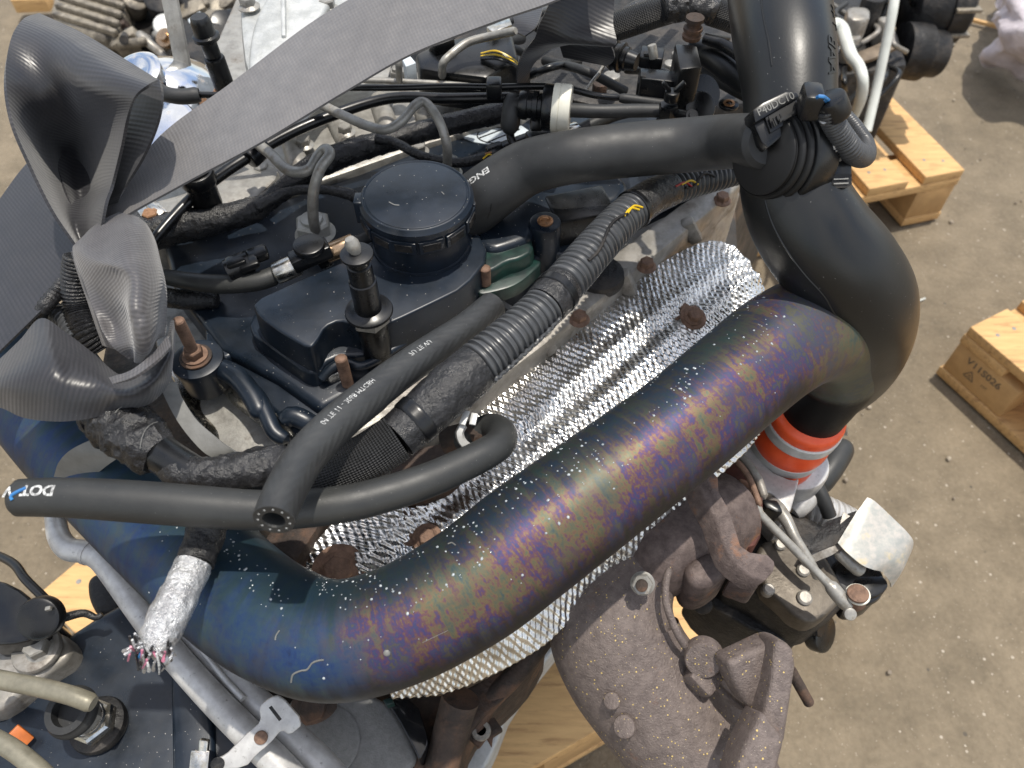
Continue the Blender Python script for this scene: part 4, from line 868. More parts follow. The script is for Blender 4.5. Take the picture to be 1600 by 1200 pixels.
fit(492, 362, .822, .0145, m_nut); fit(700, 268, .822, .011, m_nut); fit(690, 125, .84, .011, m_steel); fit(623, 128, .84, .008, m_steel)
# black lines over the head
tube('black_line', [(535, 137, .905, 10), (620, 137, .905, 10), (700, 135, .905, 10), (770, 136, .905, 10), (850, 135, .905, 11), (890, 139, .905, 11), (930, 149, .903, 10), (968, 153, .90, 10)], m_plastic, ENG, ends='soft')
bar('line_clip', P(760, 138, .908), P(784, 138, .908), .014, .014, m_plastic, ENG, bevel=.002)
tube('black_line', [(968, 153, .90, 15), (1000, 157, .90, 15), (1055, 165, .90, 15)], m_rubber, ENG, ends='soft')
tube('fuel_hose', [(225, 395, .84, 17), (262, 350, .845, 18), (300, 310, .85, 18), (350, 270, .86, 18), (400, 238, .865, 18), (460, 205, .87, 18), (520, 180, .872, 18), (580, 160, .875, 17), (630, 152, .878, 17), (700, 154, .88, 17), (800, 152, .88, 16)], m_plastic, ENG, ends='soft')
lathe('hose_sleeve', P(388, 250, .864), P(408, 232, .866) - P(388, 250, .864), rnd(.0085, .02, .002), m_plastic, ENG, 24)
# taped looms over the cover
def loom(pts, k=1.0, nm='taped_loom'): return tube(nm, pts, m_tape, ENG, seg=30, ds=.0014, mod=crk(k, 130), ends='soft')
loom([(205, 372, .83, 62), (250, 362, .832, 54), (300, 350, .834, 50), (350, 340, .836, 44), (390, 330, .836, 42), (415, 318, .838, 32), (450, 290, .842, 34), (490, 262, .846, 40), (540, 240, .85, 40), (600, 222, .85, 36), (660, 205, .852, 34), (720, 190, .855, 34), (800, 172, .86, 34)])
loom([(400, 325, .842, 20), (450, 300, .846, 16), (500, 296, .846, 15), (540, 302, .845, 18), (565, 312, .84, 20)], .9)
loom([(588, 216, .86, 18), (620, 224, .86, 15), (650, 240, .858, 15), (685, 250, .855, 15), (720, 254, .852, 16), (755, 246, .85, 18), (770, 240, .85, 14)], .9)
sc_ = lathe('split_connector', P(762, 242, .85), P(790, 232, .852) - P(762, 242, .85), rnd(.0075, .014, .002), m_plastic, ENG, 20)
tube('wire', [(755, 248, .858, 3), (764, 241, .862, 3), (772, 246, .858, 3)], m_yellow, sc_, seg=6); tube('wire', [(758, 240, .86, 3), (768, 238, .862, 3)], m_copper, sc_, seg=6)
lathe('split_connector', P(785, 238, .852), P(830, 222, .856) - P(785, 238, .852), rnd(.0085, .03, .003), m_plastic, ENG, 20)
# return hose with crimp sleeves
tube('return_hose', [(255, 432, .825, 24), (300, 440, .83, 28), (350, 444, .832, 30), (400, 440, .834, 30), (432, 430, .835, 30)], m_hose, ENG, ends='soft')
tube('return_hose', [(240, 462, .81, 30), (285, 468, .812, 32), (325, 468, .812, 30), (340, 468, .812, 26)], m_tape, ENG, ends='soft', mod=crk(.6, 200), ds=.001)
lathe('crimp_sleeve', P(430, 428, .838), P(468, 412, .842) - P(430, 428, .838), rnd(.0085, .019, .0012), m_bright, ENG, 28)
lathe('crimp_sleeve', P(508, 398, .846), P(556, 378, .85) - P(508, 398, .846), rnd(.0072, .024, .0012), m_bronze, ENG, 28)
tube('leak_off_hose', [(552, 380, .85, 18), (585, 366, .85, 18), (610, 352, .85, 18)], m_rubber, ENG)
cn1 = bar('quick_connector', P(455, 412, .852), P(515, 385, .856), .014, .012, m_plastic, ENG, bevel=.002)
lathe('connector_cap', P(484, 388, .86), (0, 0, 1), rnd(.0115, .005, .0015), m_plastic, cn1, 28); lathe('connector_knuckle', P(494, 402, .838), P(508, 396, .84) - P(494, 402, .838), rnd(.0105, .010, .002), m_plastic, cn1, 24)
box('latch', P(470, 384, .858), P(482, 379, .858) - P(470, 384, .858), (0, 1, 0), (.006, .006, .003), m_plastic, cn1, .0006)
for k, (u, v) in enumerate(((370, 412), (402, 398), (388, 412))):
    bar('injector_clip', P(u - 14, v + 5, .846), P(u + 16, v - 6, .848), .012, .010 - k * .002, m_plastic, ENG, bevel=.002)
lathe('socket', P(356, 424, .842), P(390, 408, .845) - P(356, 424, .842), [(0, .006), (0, .0085), (.018, .0085), (.018, .0001)], m_plastic, ENG, 20)
# white sticker with dark emblem
st = prism('sticker', [(724, 214), (752, 202), (815, 196), (828, 205), (770, 226), (742, 222)], .8075, .8062, m_label, ENG, .0003)
for a, b in (((748, 216), (790, 200)), ((762, 222), (812, 202))): bar('sticker_line', P(*a, .8078), P(*b, .8078), .0012, .0005, m_dark, st, bevel=0)
tube('sticker_ring', [(*(P(772, 211, .808) + Vector((math.cos(a) * .016, math.sin(a) * .012, 0))), .0005) for a in np.linspace(.3, 5.4, 16)], m_dark, st, px=False, seg=6)

# ---------------------------------------------------------------- cast manifold and body behind the cover
mb = prism('intake_manifold', [(430, 265), (470, 180), (560, 125), (700, 100), (800, 112), (800, 150), (850, 178), (700, 212), (560, 262), (450, 300)], .812, .765, m_alu, ENG, .006, smooth=1)
for (a, b, w) in (((520, 178), (545, 228), .02), ((590, 150), (610, 210), .02), ((655, 140), (668, 196), .018), ((720, 132), (728, 185), .018), ((452, 215), (470, 270), .02)):
    tube('runner', [(*a, .815, 30), (*b, .812, 34)], m_alu, mb, ends='round')
for u, v in ((540, 205), (655, 235), (475, 225), (600, 160), (410, 268)): hexnut('bolt', P(u, v, .82), (0, 0, 1), .0065, .007, m_steel, mb, flange=.009)
prism('left_casting', [(190, 330), (230, 316), (290, 300), (420, 250), (440, 270), (400, 310), (300, 345), (220, 360)], .825, .78, m_alu, ENG, .005, smooth=1)
bx1 = prism('hose_bracket', [(190, 325), (245, 312), (262, 330), (205, 346)], .84, .83, m_bright, ENG, .001)
hexnut('bolt', P(238, 340, .84), (0, 0, 1), .0065, .006, m_copper, bx1)
bar('bracket_bar', P(232, 318, .845), P(254, 336, .843), .007, .004, m_bright, bx1)
# chrome pump at upper left
ch = lathe('chrome_housing', P(268, 170, .83), (.05, -.25, 1), [(0, .0001), (0, .050), (.006, .053), (.014, .050), (.022, .042), (.034, .030), (.042, .016), (.045, .0001)], m_chrome, ENG, 64)
lathe('chrome_lug', P(222, 128, .87), (-.2, -.3, 1), [(0, .0001), (0, .022), (.010, .024), (.013, .020), (.013, .014), (.010, .0001)], m_chrome, ch, 48)
lathe('chrome_lug', P(262, 215, .84), (0, -.4, 1), rnd(.032, .016, .005), m_chrome, ch, 48)
tube('vacuum_elbow', [(240, 140, .895, 30), (262, 148, .90, 24), (285, 151, .90, 24), (312, 148, .90, 25)], m_rubber, ENG, ends='soft'); tube('vacuum_line', [(312, 148, .90, 10), (345, 148, .90, 10), (420, 140, .90, 10)], m_plastic, ENG)
bar('grey_rod', P(258, -40, .93), P(288, 112, .86), .0135, .006, m_alu, ENG, bevel=.001)
# pale casting at the top, left of the strap
pc1 = prism('pale_housing', [(372, -40), (374, 40), (382, 110), (400, 122), (480, 60), (600, -10), (600, -60)], .90, .84, m_shal, ENG, .006, smooth=1)
prism('raised_web', [(400, 20), (388, 70), (386, 130), (440, 100), (480, 50), (520, 0), (520, -50), (450, -60)], .912, .898, m_shal, pc1, .008, smooth=2, seg=4)
bar('web_rib', P(442, -30, .916), P(444, 60, .912), .004, .006, m_shal, pc1, bevel=.002)
for u, v in ((388, 8), (512, 12)): hexnut('bolt', P(u, v, .905), (0, 0, 1), .007, .008, m_alu, pc1, flange=.010)
# dark machinery behind and right of strap
dm = prism('dark_bay', [(600, 130), (620, 60), (700, 20), (860, -20), (1150, -40), (1190, 60), (1170, 160), (1000, 180), (830, 140)], .80, .74, m_dark, ENG, .006)
prism('black_box', [(648, 84), (690, 62), (800, 44), (810, 90), (760, 120), (690, 112), (656, 106)], .865, .83, m_plastic, ENG, .004)
prism('pale_tab', [(628, 92), (640, 86), (650, 98), (634, 104)], .868, .85, m_label, ENG, .0006)
prism('pale_tab', [(760, 42), (796, 28), (800, 38), (770, 50)], .872, .86, m_bright, ENG, .0006)
bar('relay', P(672, 72, .87), P(705, 60, .872), .02, .01, m_plastic, ENG, bevel=.002)
for k in range(5): tube('wire', [(752, 84 + k * 2, .868, 4), (775, 80 + k * 3, .874, 4), (800, 92 + k * 2, .87, 4), (812, 104 + k, .862, 4)], m_yellow if k in (0, 2) else m_plastic, dm, seg=8)
rng = random.Random(21)
for k in range(16):
    u, v = rng.uniform(690, 1120), rng.uniform(20, 130); w = rng.uniform(7, 18); a = rng.uniform(-.7, .5); l = rng.uniform(50, 130)
    tube('lead', [(u, v, .84, w), (u + l * .5, v + l * .5 * a - rng.uniform(0, 20), .86, w), (u + l, v + l * a, .84, w)], rng.choice([m_plastic, m_rubber, m_tape, m_cond]), dm, seg=12)
for k in range(10):
    u, v = rng.uniform(640, 1100), rng.uniform(40, 165); lathe('bracket_bolt', P(u, v, .815), (0, 0, 1), rnd(rng.uniform(.005, .009), .012, .001), rng.choice([m_steel, m_rustd, m_alu]), dm, 16)

# ---------------------------------------------------------------- vacuum valve, white disc and its pipework
tube('rubber_boot', [(803, 152, .905, 30), (800, 172, .90, 31), (797, 195, .89, 30), (796, 204, .885, 26)], m_rubber, ENG, seg=28, ends='soft'); tube('rubber_boot', [(800, 165, .903, 26), (815, 164, .903, 26)], m_rubber, ENG, seg=28)
tube('small_hose', [(797, 200, .885, 14), (798, 215, .88, 13), (806, 230, .876, 13), (818, 240, .87, 13)], m_plastic, ENG)
ax = P(890, 170, .905) - P(810, 163, .905); ax.normalize(); p0 = P(812, 163, .905)
rv = lathe('ribbed_valve', p0, ax, [(0, .0001), (0, .010), (.003, .011), (.006, .011), (.0065, .0095), (.010, .0095), (.0105, .0112), (.014, .0112), (.0145, .0098), (.017, .0098), (.018, .009), (.024, .009), (.024, .0001)], m_plastic, ENG, 32)
vb = lathe('valve_disc', P(848, 167, .905), ax, rnd(.0172, .011, .002), m_plastic, ENG, 48)
lathe('white_disc', P(864, 169, .905), ax, [(0, .0001), (0, .0178), (.001, .0183), (.0045, .0183), (.005, .0178), (.0055, .0183), (.012, .0183), (.0135, .0175), (.0137, .0001)], m_white, ENG, 48)
tube('vacuum_pipe', [(888, 172, .905, 22), (940, 174, .905, 21), (990, 173, .905, 21), (1040, 173, .905, 20)], m_rubber, ENG)
b = P(1042, 190, .898); hx = hexnut('fitting', b, (-.05, 0, 1), .0078, .015, m_plastic, ENG); lathe('fitting_neck', b + Vector((0, 0, .018)), (0, 0, 1), rnd(.0055, .008, .001), m_plastic, hx, 20)
for s in (-1, 1): bar('fitting_fork', b + Vector((s * .002, 0, .026)), b + Vector((s * .008, 0, .033)), .004, .003, m_plastic, hx, bevel=.0006)
lathe('fitting_base', b - Vector((0, 0, .003)), (0, 0, 1), rnd(.0088, .003, .001), m_plastic, hx, 32)
sn = lathe('round_sensor', P(1082, 172, .89), (.1, -.75, .6), rnd(.0125, .020, .003), m_plastic, ENG, 48)
lathe('sensor_ring', P(1090, 150, .895), (.3, -.5, .6), [(0, .0001), (0, .014), (.006, .0155), (.010, .014), (.010, .0001)], m_plastic, sn, 48)
lathe('sensor_pip', P(1080, 182, .914), (0, -.6, .7), [(0, .0001), (0, .0045), (.003, .0045), (.003, .0028), (.005, .0024), (.005, .0001)], m_plastic, sn, 20)
tube('sensor_arm', [(1048, 176, .905, 14), (1066, 178, .91, 13), (1080, 182, .914, 13)], m_plastic, sn)
tube('small_hose', [(900, 208, .87, 20), (930, 192, .872, 20), (965, 178, .874, 20), (1000, 172, .875, 18)], m_rubber, ENG); lathe('silver_ferrule', P(880, 214, .872), P(902, 205, .872) - P(880, 214, .872), rnd(.008, .014, .001), m_bright, ENG, 24)
bar('loom_clip', P(825, 222, .868), P(885, 203, .87), .014, .012, m_plastic, ENG, bevel=.002)
bar('loom_clip', P(838, 205, .88), P(838, 180, .89), .010, .012, m_plastic, ENG, bevel=.002)
# connector cluster
k1 = bar('connector', P(1000, 88, .915), P(1036, 92, .915), .018, .010, m_plastic, ENG, bevel=.0015); bar('connector_slot', P(1006, 84, .921), P(1022, 85, .921), .004, .002, m_dark, k1, bevel=0); lathe('silver_pin', P(1022, 92, .92), (-.3, .3, 1), rnd(.0035, .011, .001), m_steel, k1, 14)
k2 = prism('connector', [(1000, 105), (1058, 110), (1060, 128), (1002, 122)], .918, .895, m_plastic, ENG, .0015); prism('connector_notch', [(1001, 113), (1009, 114), (1009, 120), (1001, 119)], .9185, .917, m_dark, k2, 0)
bar('connector', P(995, 135, .90), P(1028, 138, .90), .022, .02, m_plastic, ENG, bevel=.002)
prism('solenoid', [(1054, 66), (1090, 70), (1098, 104), (1062, 108)], .935, .89, m_plastic, ENG, .0025)
cp_ = P(968, 98, .90); lathe('ribbed_plug', P(950, 84, .905), P(998, 98, .905) - P(950, 84, .905), [(0, .0001), (0, .008), (.004, .011), (.006, .012), (.007, .010), (.010, .010), (.011, .012), (.013, .012), (.014, .0095), (.017, .0095), (.018, .008), (.026, .007), (.026, .0001)], m_plastic, ENG, 28)
lathe('spring_valve', P(1080, 60, .93), (0, 0, 1), [(0, .0001), (0, .007), (.003, .0075), (.004, .006), (.006, .006), (.007, .0075), (.009, .0075), (.010, .0055), (.013, .0055), (.014, .007), (.017, .007), (.017, .0001)], m_rustd, ENG, 28)
tube('wide_hose', [(1085, 75, .88, 34), (1120, 95, .882, 38), (1150, 118, .88, 38), (1185, 140, .875, 36)], m_duct, ENG); tube('wide_hose', [(1090, 105, .86, 20), (1130, 128, .86, 22), (1170, 150, .86, 22)], m_rubber, ENG)
tube('wide_hose', [(1100, 60, .90, 16), (1130, 70, .90, 18), (1160, 92, .898, 18), (1172, 118, .89, 18)], m_plastic, ENG)
hb1 = P(1138, 166, .845); lathe('boss_washer', hb1, (0, 0, 1), rnd(.009, .003, .001), m_plastic, ENG, 28); lathe('boss_bush', hb1 + Vector((0, 0, .002)), (0, 0, 1), [(0, .0001), (0, .0055), (.002, .005), (.002, .003), (0, .0028), (0, .0001)], m_copper, ENG, 20)
# woven sleeve and torn tape at top right
tube('woven_sleeve', [(945, 48, .90, 42), (985, 34, .905, 44), (1020, 22, .91, 44), (1060, 10, .912, 44)], m_sleeve, ENG, seg=32, ds=.002); loom([(1035, 14, .918, 44), (1070, 10, .918, 46), (1105, 14, .916, 44), (1120, 20, .914, 36)], 1.5)
tube('woven_sleeve', [(1110, 16, .912, 44), (1140, 26, .908, 44), (1170, 40, .90, 40)], m_sleeve, ENG, seg=32, ds=.002)
tube('silver_cable', [(948, 92, .895, 6), (938, 112, .893, 6), (925, 128, .89, 6), (912, 148, .886, 5)], m_steel, ENG, seg=8)

# ================================================================= lifting straps
ST = thing('lifting_strap', 'grey webbing strap knotted at the left and running up over the engine', 'strap', P(180, 450, .86), 'webbing straps slung round the engine')
patch('webbing_band', [[(150, 352, .90), (165, 372, .90)], [(179, 310, .912), (185, 342, .912)], [(250, 214, .93), (287, 287, .925)], [(354, 133, .945), (405, 225, .94)], [(472, 44, .96), (537, 142, .955)], [(560, -8, .975), (640, 84, .97)], [(660, -60, .99), (775, 34, .985)], [(740, -110, 1.0), (870, 0, .995)], [(840, -160, 1.0), (960, -50, 1.0)]], m_web, ST, .0016, 160, 26, disp=lambda u, v, B: .0008 * np.sin(u * 30 + v * 60))
patch('webbing_band', [[(90, 225, .885), (165, 340, .885)], [(45, 252, .885), (135, 395, .885)], [(0, 310, .882), (108, 440, .882)], [(-40, 370, .88), (0, 548, .88)], [(-100, 430, .875), (-70, 620, .875)]], m_webd, ST, .0016, 90, 22)
loopf = [[(61, 20, .985), (130, 52, .985), (195, 92, .985), (247, 124, .985)], [(36, 30, .992), (105, 66, .990), (168, 108, .990), (232, 132, .990)], [(17, 61, .993), (80, 98, .985), (140, 136, .982), (211, 150, .986)], [(9, 118, .988), (66, 150, .970), (118, 180, .953), (198, 184, .972)],
         [(20, 190, .975), (70, 220, .935), (118, 236, .912), (188, 232, .955)], [(50, 262, .955), (90, 284, .915), (130, 290, .895), (174, 288, .935)], [(84, 330, .935), (108, 340, .91), (135, 345, .91), (163, 322, .93)], [(122, 386, .915), (130, 392, .90), (142, 396, .90), (152, 392, .91)]]
patch('folded_loop', loopf, m_webd, ST, .0018, 130, 44)
patch('loop_return', [[(208, 110, .972), (249, 124, .975)], [(212, 145, .965), (252, 150, .972)], [(199, 182, .955), (245, 192, .962)], [(186, 232, .94), (224, 242, .948)], [(172, 288, .925), (196, 290, .93)], [(158, 330, .905), (182, 322, .91)]], m_webd, ST, .0018, 60, 12)
patch('loop_back', [[(40, 60, .965), (90, 90, .962), (160, 130, .96), (230, 165, .955)], [(60, 160, .93), (100, 180, .92), (150, 200, .92), (200, 230, .93)], [(100, 290, .91), (120, 300, .90), (140, 305, .90), (165, 310, .91)], [(135, 370, .895), (140, 372, .895), (148, 374, .895), (155, 372, .895)]], m_webd, ST, .0018, 50, 20)
patch('knot_fold', [[(128, 372, .91), (158, 352, .918), (182, 328, .915), (200, 318, .90)], [(116, 386, .915), (158, 384, .93), (200, 352, .93), (236, 366, .90)], [(122, 408, .918), (170, 410, .94), (215, 400, .938), (252, 408, .90)], [(136, 438, .915), (172, 436, .93), (218, 440, .94), (264, 450, .90)], [(146, 474, .91), (175, 474, .915), (212, 480, .938), (266, 488, .90)], [(158, 512, .905), (184, 506, .905), (218, 512, .93), (264, 524, .90)], [(176, 542, .90), (196, 540, .905), (222, 545, .918), (250, 536, .90)], [(200, 563, .892), (207, 563, .895), (216, 562, .90), (226, 558, .892)]], m_webk, ST, .0018, 110, 40, disp=lambda u, v, B: .0022 * np.sin(v * 95 + u * 24))
patch('knot_tail', [[(110, 392, .905), (132, 402, .91)], [(122, 430, .90), (142, 440, .905)], [(136, 470, .895), (158, 486, .90)], [(148, 506, .888), (172, 520, .893)], [(160, 540, .88), (186, 548, .885)]], m_webk, ST, .0016, 40, 8)
patch('lower_wrap', [[(-60, 600, .872), (-60, 618, .88), (-60, 640, .87)], [(-12, 570, .885), (-10, 600, .895), (-6, 636, .88)], [(30, 532, .892), (32, 590, .902), (34, 652, .88)], [(64, 497, .895), (80, 580, .905), (72, 658, .882)], [(104, 520, .893), (112, 592, .90), (110, 658, .882)], [(146, 552, .888), (150, 602, .896), (150, 652, .88)], [(190, 586, .882), (190, 614, .896), (194, 641, .878)], [(226, 566, .89), (232, 600, .90), (236, 630, .876)], [(262, 530, .90), (266, 560, .90), (265, 598, .875)], [(272, 500, .89), (274, 530, .885), (270, 570, .865)]], m_webd, ST, .0018, 110, 40)
patch('wrap_lip', [[(170, 590, .905), (176, 600, .905)], [(205, 578, .91), (210, 588, .912)], [(238, 552, .912), (246, 562, .914)], [(262, 524, .908), (268, 540, .91)]], m_webk, ST, .0016, 30, 6)
S2 = thing('lifting_strap', 'narrow black strap loop hanging over the top of the engine left of the intake duct', 'strap', P(850, 100, .86), 'webbing straps slung round the engine')
patch('strap_loop', [[(905, -110, .99), (985, -110, .99)], [(878, -50, .985), (962, -50, .985)], [(860, 2, .97), (960, 2, .965)], [(842, 40, .955), (958, 36, .955)], [(836, 58, .945), (960, 72, .945)], [(822, 78, .935), (905, 68, .932)], [(812, 100, .92), (856, 80, .918)], [(808, 126, .905), (829, 110, .905)], [(812, 150, .89), (830, 140, .89)]], m_webd, S2, .0016, 80, 22)
patch('strap_return', [[(850, 20, .93), (950, 60, .93)], [(870, 60, .92), (960, 90, .915)], [(880, 90, .905), (950, 104, .90)]], m_webd, S2, .0016, 30, 14)
patch('strap_tail', [[(800, 0, .90), (852, 0, .90)], [(802, 26, .90), (838, 40, .90)], [(806, 50, .895), (820, 56, .895)]], m_webd, S2, .0016, 24, 10)

on('scuff', cap, [(608, 316), (616, 320), (624, 321)], 2, m_belt, cap); on('scuff', cap, [(690, 300), (694, 304)], 1.6, m_belt, cap)
# ================================================================= turbo, elbow, link
el = [(1012, 862, .69, 116), (994, 890, .686, 140), (974, 925, .68, 172), (958, 975, .67, 198), (974, 1025, .658, 198), (1008, 1075, .645, 200), (1048, 1122, .632, 208), (1088, 1175, .618, 212), (1120, 1240, .60, 212), (1140, 1300, .585, 210)]
elb = tube('exhaust_elbow', el, m_iron, ENG, seg=56, ds=.003, mod=lambda s, t: 1 + .03 * np.sin(s * 40 + 1) * np.cos(t * 2) )
# flange plate at the outlet
fn = Vector((.30, -.62, .72))
plate('outlet_flange', [(1137, 1036), (1205, 1004), (1220, 1000), (1236, 1008), (1244, 1030), (1238, 1080), (1226, 1152), (1200, 1128), (1192, 1112), (1170, 1108), (1150, 1075)], .715, fn, .020, m_iron, ENG, .004, seg=3, uv0=(1190, 1060))
plate('flange_edge', [(1212, 1001), (1226, 1001), (1240, 1014), (1244, 1040), (1227, 1156), (1196, 1216), (1160, 1218), (1178, 1160), (1194, 1112), (1204, 1072)], .722, Vector((.1, -.5, .85)), .030, m_iron, ENG, .005, seg=3, uv0=(1200, 1110))
plate('flange_lower_block', [(1192, 1110), (1228, 1156), (1206, 1240), (1140, 1240), (1162, 1170)], .728, Vector((.1, -.4, .9)), .03, m_iron, ENG, .004, seg=3, uv0=(1190, 1170))
tube('elbow_rim', [(1048, 885, .735, 10), (1041, 905, .732, 12), (1040, 935, .727, 12), (1048, 965, .72, 12), (1062, 995, .712, 13), (1080, 1022, .70, 13), (1110, 1060, .69, 14), (1145, 1095, .68, 12), (1180, 1115, .672, 10)], m_iron, ENG, ends='round')
dsk = lathe('cast_disc', P(1100, 1022, .70), P(1104, 1020, .75) - P(1100, 1024, .70) + Vector((-.01, -.03, 0)), [(0, .0001), (0, .0135), (.010, .0130), (.012, .0118), (.0125, .0001)], m_iron, ENG, 40)
bar('cast_web', P(1078, 1040, .69), P(1112, 1075, .683), .022, .026, m_iron, ENG, bevel=.004)
b = P(1236, 1048, .66); lathe('outlet_stud', b, P(1264, 1098, .62) - b, threads(0, .046, .0042, .0017), m_rustd, ENG, 20, sharp=60)
lathe('cast_button', P(958, 1095, .685), (-.5, -.3, 1), rnd(.006, .004, .0015), m_iron, elb, 28); lathe('cast_button', P(978, 1135, .675), (-.5, -.3, 1), rnd(.008, .005, .0018), m_iron, elb, 28)

# turbine housing
tube('turbine_housing', [(1128, 800, .685, 150), (1098, 818, .69, 156), (1060, 845, .695, 152), (1026, 868, .698, 138), (1004, 884, .69, 120)], m_iron2, ENG, seg=48, mod=lambda s, t: 1 + .05 * np.cos(3 * t + 1) + .02 * np.sin(s * 90))
prism('cast_lobe', [(1068, 880), (1108, 858), (1140, 868), (1146, 890), (1108, 918), (1078, 912)], .725, .68, m_iron2, ENG, .008, smooth=2, seg=4)
tube('cast_boss', [(1004, 884, .712, 44), (1030, 868, .716, 48), (1062, 850, .716, 44)], m_iron2, ENG, ends='round')
h = hexnut('elbow_bolt', P(1004, 912, .735), (-.2, -.5, .8), .0075, .008, m_steel, ENG, flange=.0085, turn=.4); lathe('bolt_tip', P(1003, 914, .742), (-.2, -.5, .8), rnd(.0042, .005, .001), m_rustd, h, 16)
tf = [(1088, 750), (1098, 736), (1112, 734), (1123, 746), (1124, 768), (1138, 792), (1150, 826), (1158, 852), (1172, 862), (1200, 866), (1212, 878), (1210, 892), (1196, 908), (1176, 902), (1152, 884), (1138, 868), (1128, 842), (1116, 806), (1100, 778)]
prism_w('turbine_flange', [P(u, v, .772 - (v - 736) * .00016) for u, v in tf], Vector((-.008, -.003, -.012)), m_iron2, ENG, .0014, both=True, seg=2)
prism_w('band_clamp_lug', [P(u, v, .722) for u, v in ((1150, 885), (1190, 905), (1182, 920), (1140, 905))], Vector((0, 0, -.03)), m_iron2, ENG, .003)
# rusty centre plate and rim
prism('rust_red_plate', [(1112, 722), (1150, 706), (1185, 735), (1196, 790), (1188, 850), (1160, 860), (1130, 800)], .70, .66, mat('rust_red_iron', (.11, .035, .025), (.05, .018, .014), 60, .65, .1, metal=.3, bump=(300, .5, .001)), ENG, .004, smooth=1)
tube('plate_rim', [(1130, 708, .722, 8), (1152, 722, .724, 10), (1170, 746, .724, 10), (1182, 775, .722, 10), (1188, 792, .72, 9)], m_rust, ENG, ends='round')
tube('plate_rim', [(1142, 702, .72, 12), (1166, 722, .722, 14), (1184, 748, .722, 14), (1196, 780, .72, 12)], m_alud, ENG, ends='round')
# silver compressor cover with its arm
prism('compressor_cover', [(1140, 700), (1165, 688), (1200, 735), (1240, 752), (1250, 745), (1242, 775), (1234, 804), (1222, 790), (1206, 770), (1192, 768), (1184, 740)], .66, .60, m_alut, ENG, .005, smooth=1, seg=3)
lathe('compressor_barrel', P(1226, 748, .60), (0, 0, 1), rnd(.032, .035, .004), m_alut, ENG, 48)
tube('silver_fitting', [(1238, 800, .60, 34), (1262, 778, .605, 36), (1276, 768, .605, 30)], m_alut, ENG, ends='soft'); tube('ribbed_bellows', [(1255, 795, .58, 54), (1282, 800, .578, 56), (1312, 812, .572, 54), (1335, 822, .565, 50)], m_alut, ENG, seg=36, ds=.0006, mod=corr(.0062, .1), ends='soft')
tube('grey_oil_hose', [(1322, 690, .60, 32), (1314, 705, .60, 38), (1298, 730, .60, 40), (1282, 752, .596, 40), (1270, 768, .59, 38)], m_hose, ENG, ends='round'); tube('black_oil_hose', [(1268, 740, .62, 22), (1278, 762, .616, 22), (1288, 784, .61, 22), (1296, 806, .60, 22)], m_rubber, ENG)
# dark actuator bodies
prism('actuator_body', [(1150, 810), (1200, 790), (1250, 800), (1330, 840), (1350, 880), (1330, 935), (1290, 968), (1262, 975), (1230, 955), (1180, 925), (1130, 900)], .60, .54, m_dark, ENG, .006, smooth=1, seg=3)
bp_ = prism('bearing_plate', [(1180, 850), (1230, 835), (1285, 860), (1310, 900), (1322, 930), (1292, 962), (1266, 974), (1240, 962), (1225, 945), (1190, 915)], .622, .600, mat('brown_stained_casting', (.15, .13, .105), (.07, .058, .045), 30, .5, .12, metal=.5, bump=(300, .4, .001)), ENG, .004, smooth=1, seg=3)
for u, v, r in ((1254, 892, .006), (1256, 935, .0068), (1200, 922, .0055), (1218, 852, .0055)): lathe('rivet', P(u, v, .622), (0, -.1, 1), [(-.004, .0001), (-.004, r), (.003, r * .95), (.0045, r * .7), (.0046, .0001)], m_alud, bp_, 28)
prism('black_underbody', [(1080, 900), (1130, 890), (1200, 925), (1245, 960), (1260, 995), (1225, 1005), (1180, 985), (1168, 980), (1110, 945)], .55, .47, m_dark, ENG, .006, smooth=1, seg=3)
b = P(1270, 985, .53); lathe('plug_cap', b, (.5, -.4, .5), rnd(.018, .014, .003), m_plastic, ENG, 32); hexnut('plug_tab', P(1264, 978, .55), (.5, -.4, .5), .008, .012, m_plastic, ENG)
lathe('dark_bolt', P(1098, 940, .56), (-.2, -.4, .6), rnd(.0095, .012, .002), m_dark, ENG, 24)
# curved arm
tube('cast_arm', [(1195, 785, .655, 20), (1212, 792, .66, 24), (1228, 812, .662, 20), (1242, 840, .66, 17), (1258, 866, .655, 16), (1272, 890, .648, 15), (1278, 905, .64, 14)], m_steel, ENG, ends='round')
prism('blue_black_clip', [(1188, 778), (1216, 780), (1226, 800), (1214, 800), (1196, 792)], .672, .655, m_plastic, ENG, .003)
# push rod
rod = tube('link_rod', [(1168, 786, .708, 20), (1184, 800, .704, 20), (1190, 806, .702, 14), (1240, 857, .688, 14), (1290, 908, .674, 14), (1298, 916, .672, 22), (1315, 936, .668, 24), (1328, 950, .666, 20)], m_steel, ENG, ends='soft')
lathe('rod_pivot', P(1156, 776, .702), P(1166, 760, .71) - P(1152, 780, .70), [(0, .0001), (0, .0075), (.002, .0085), (.004, .0075), (.006, .0085), (.008, .0075), (.010, .0085), (.012, .0075), (.012, .0001)], m_rust, rod, 28)
lathe('rod_nut', P(1150, 784, .70), P(1152, 780, .70) - P(1166, 760, .71), rnd(.0085, .006, .001), m_dark, rod, 24)
tube('rod_socket', [(1112, 766, .70, 20), (1130, 770, .702, 20), (1148, 776, .704, 16)], m_steel, rod, ends='round')
lathe('ball_joint', P(1334, 942, .66), P(1340, 922, .68) - P(1334, 942, .66), rnd(.0085, .013, .002), m_rust, rod, 32); lathe('joint_seal', P(1340, 930, .672), P(1340, 922, .68) - P(1334, 942, .66), rnd(.0092, .0022, .0008), m_white, rod, 32); lathe('joint_cap', P(1340, 929, .6755), P(1340, 922, .68) - P(1334, 942, .66), rnd(.0080, .003, .001), m_rust, rod, 32)
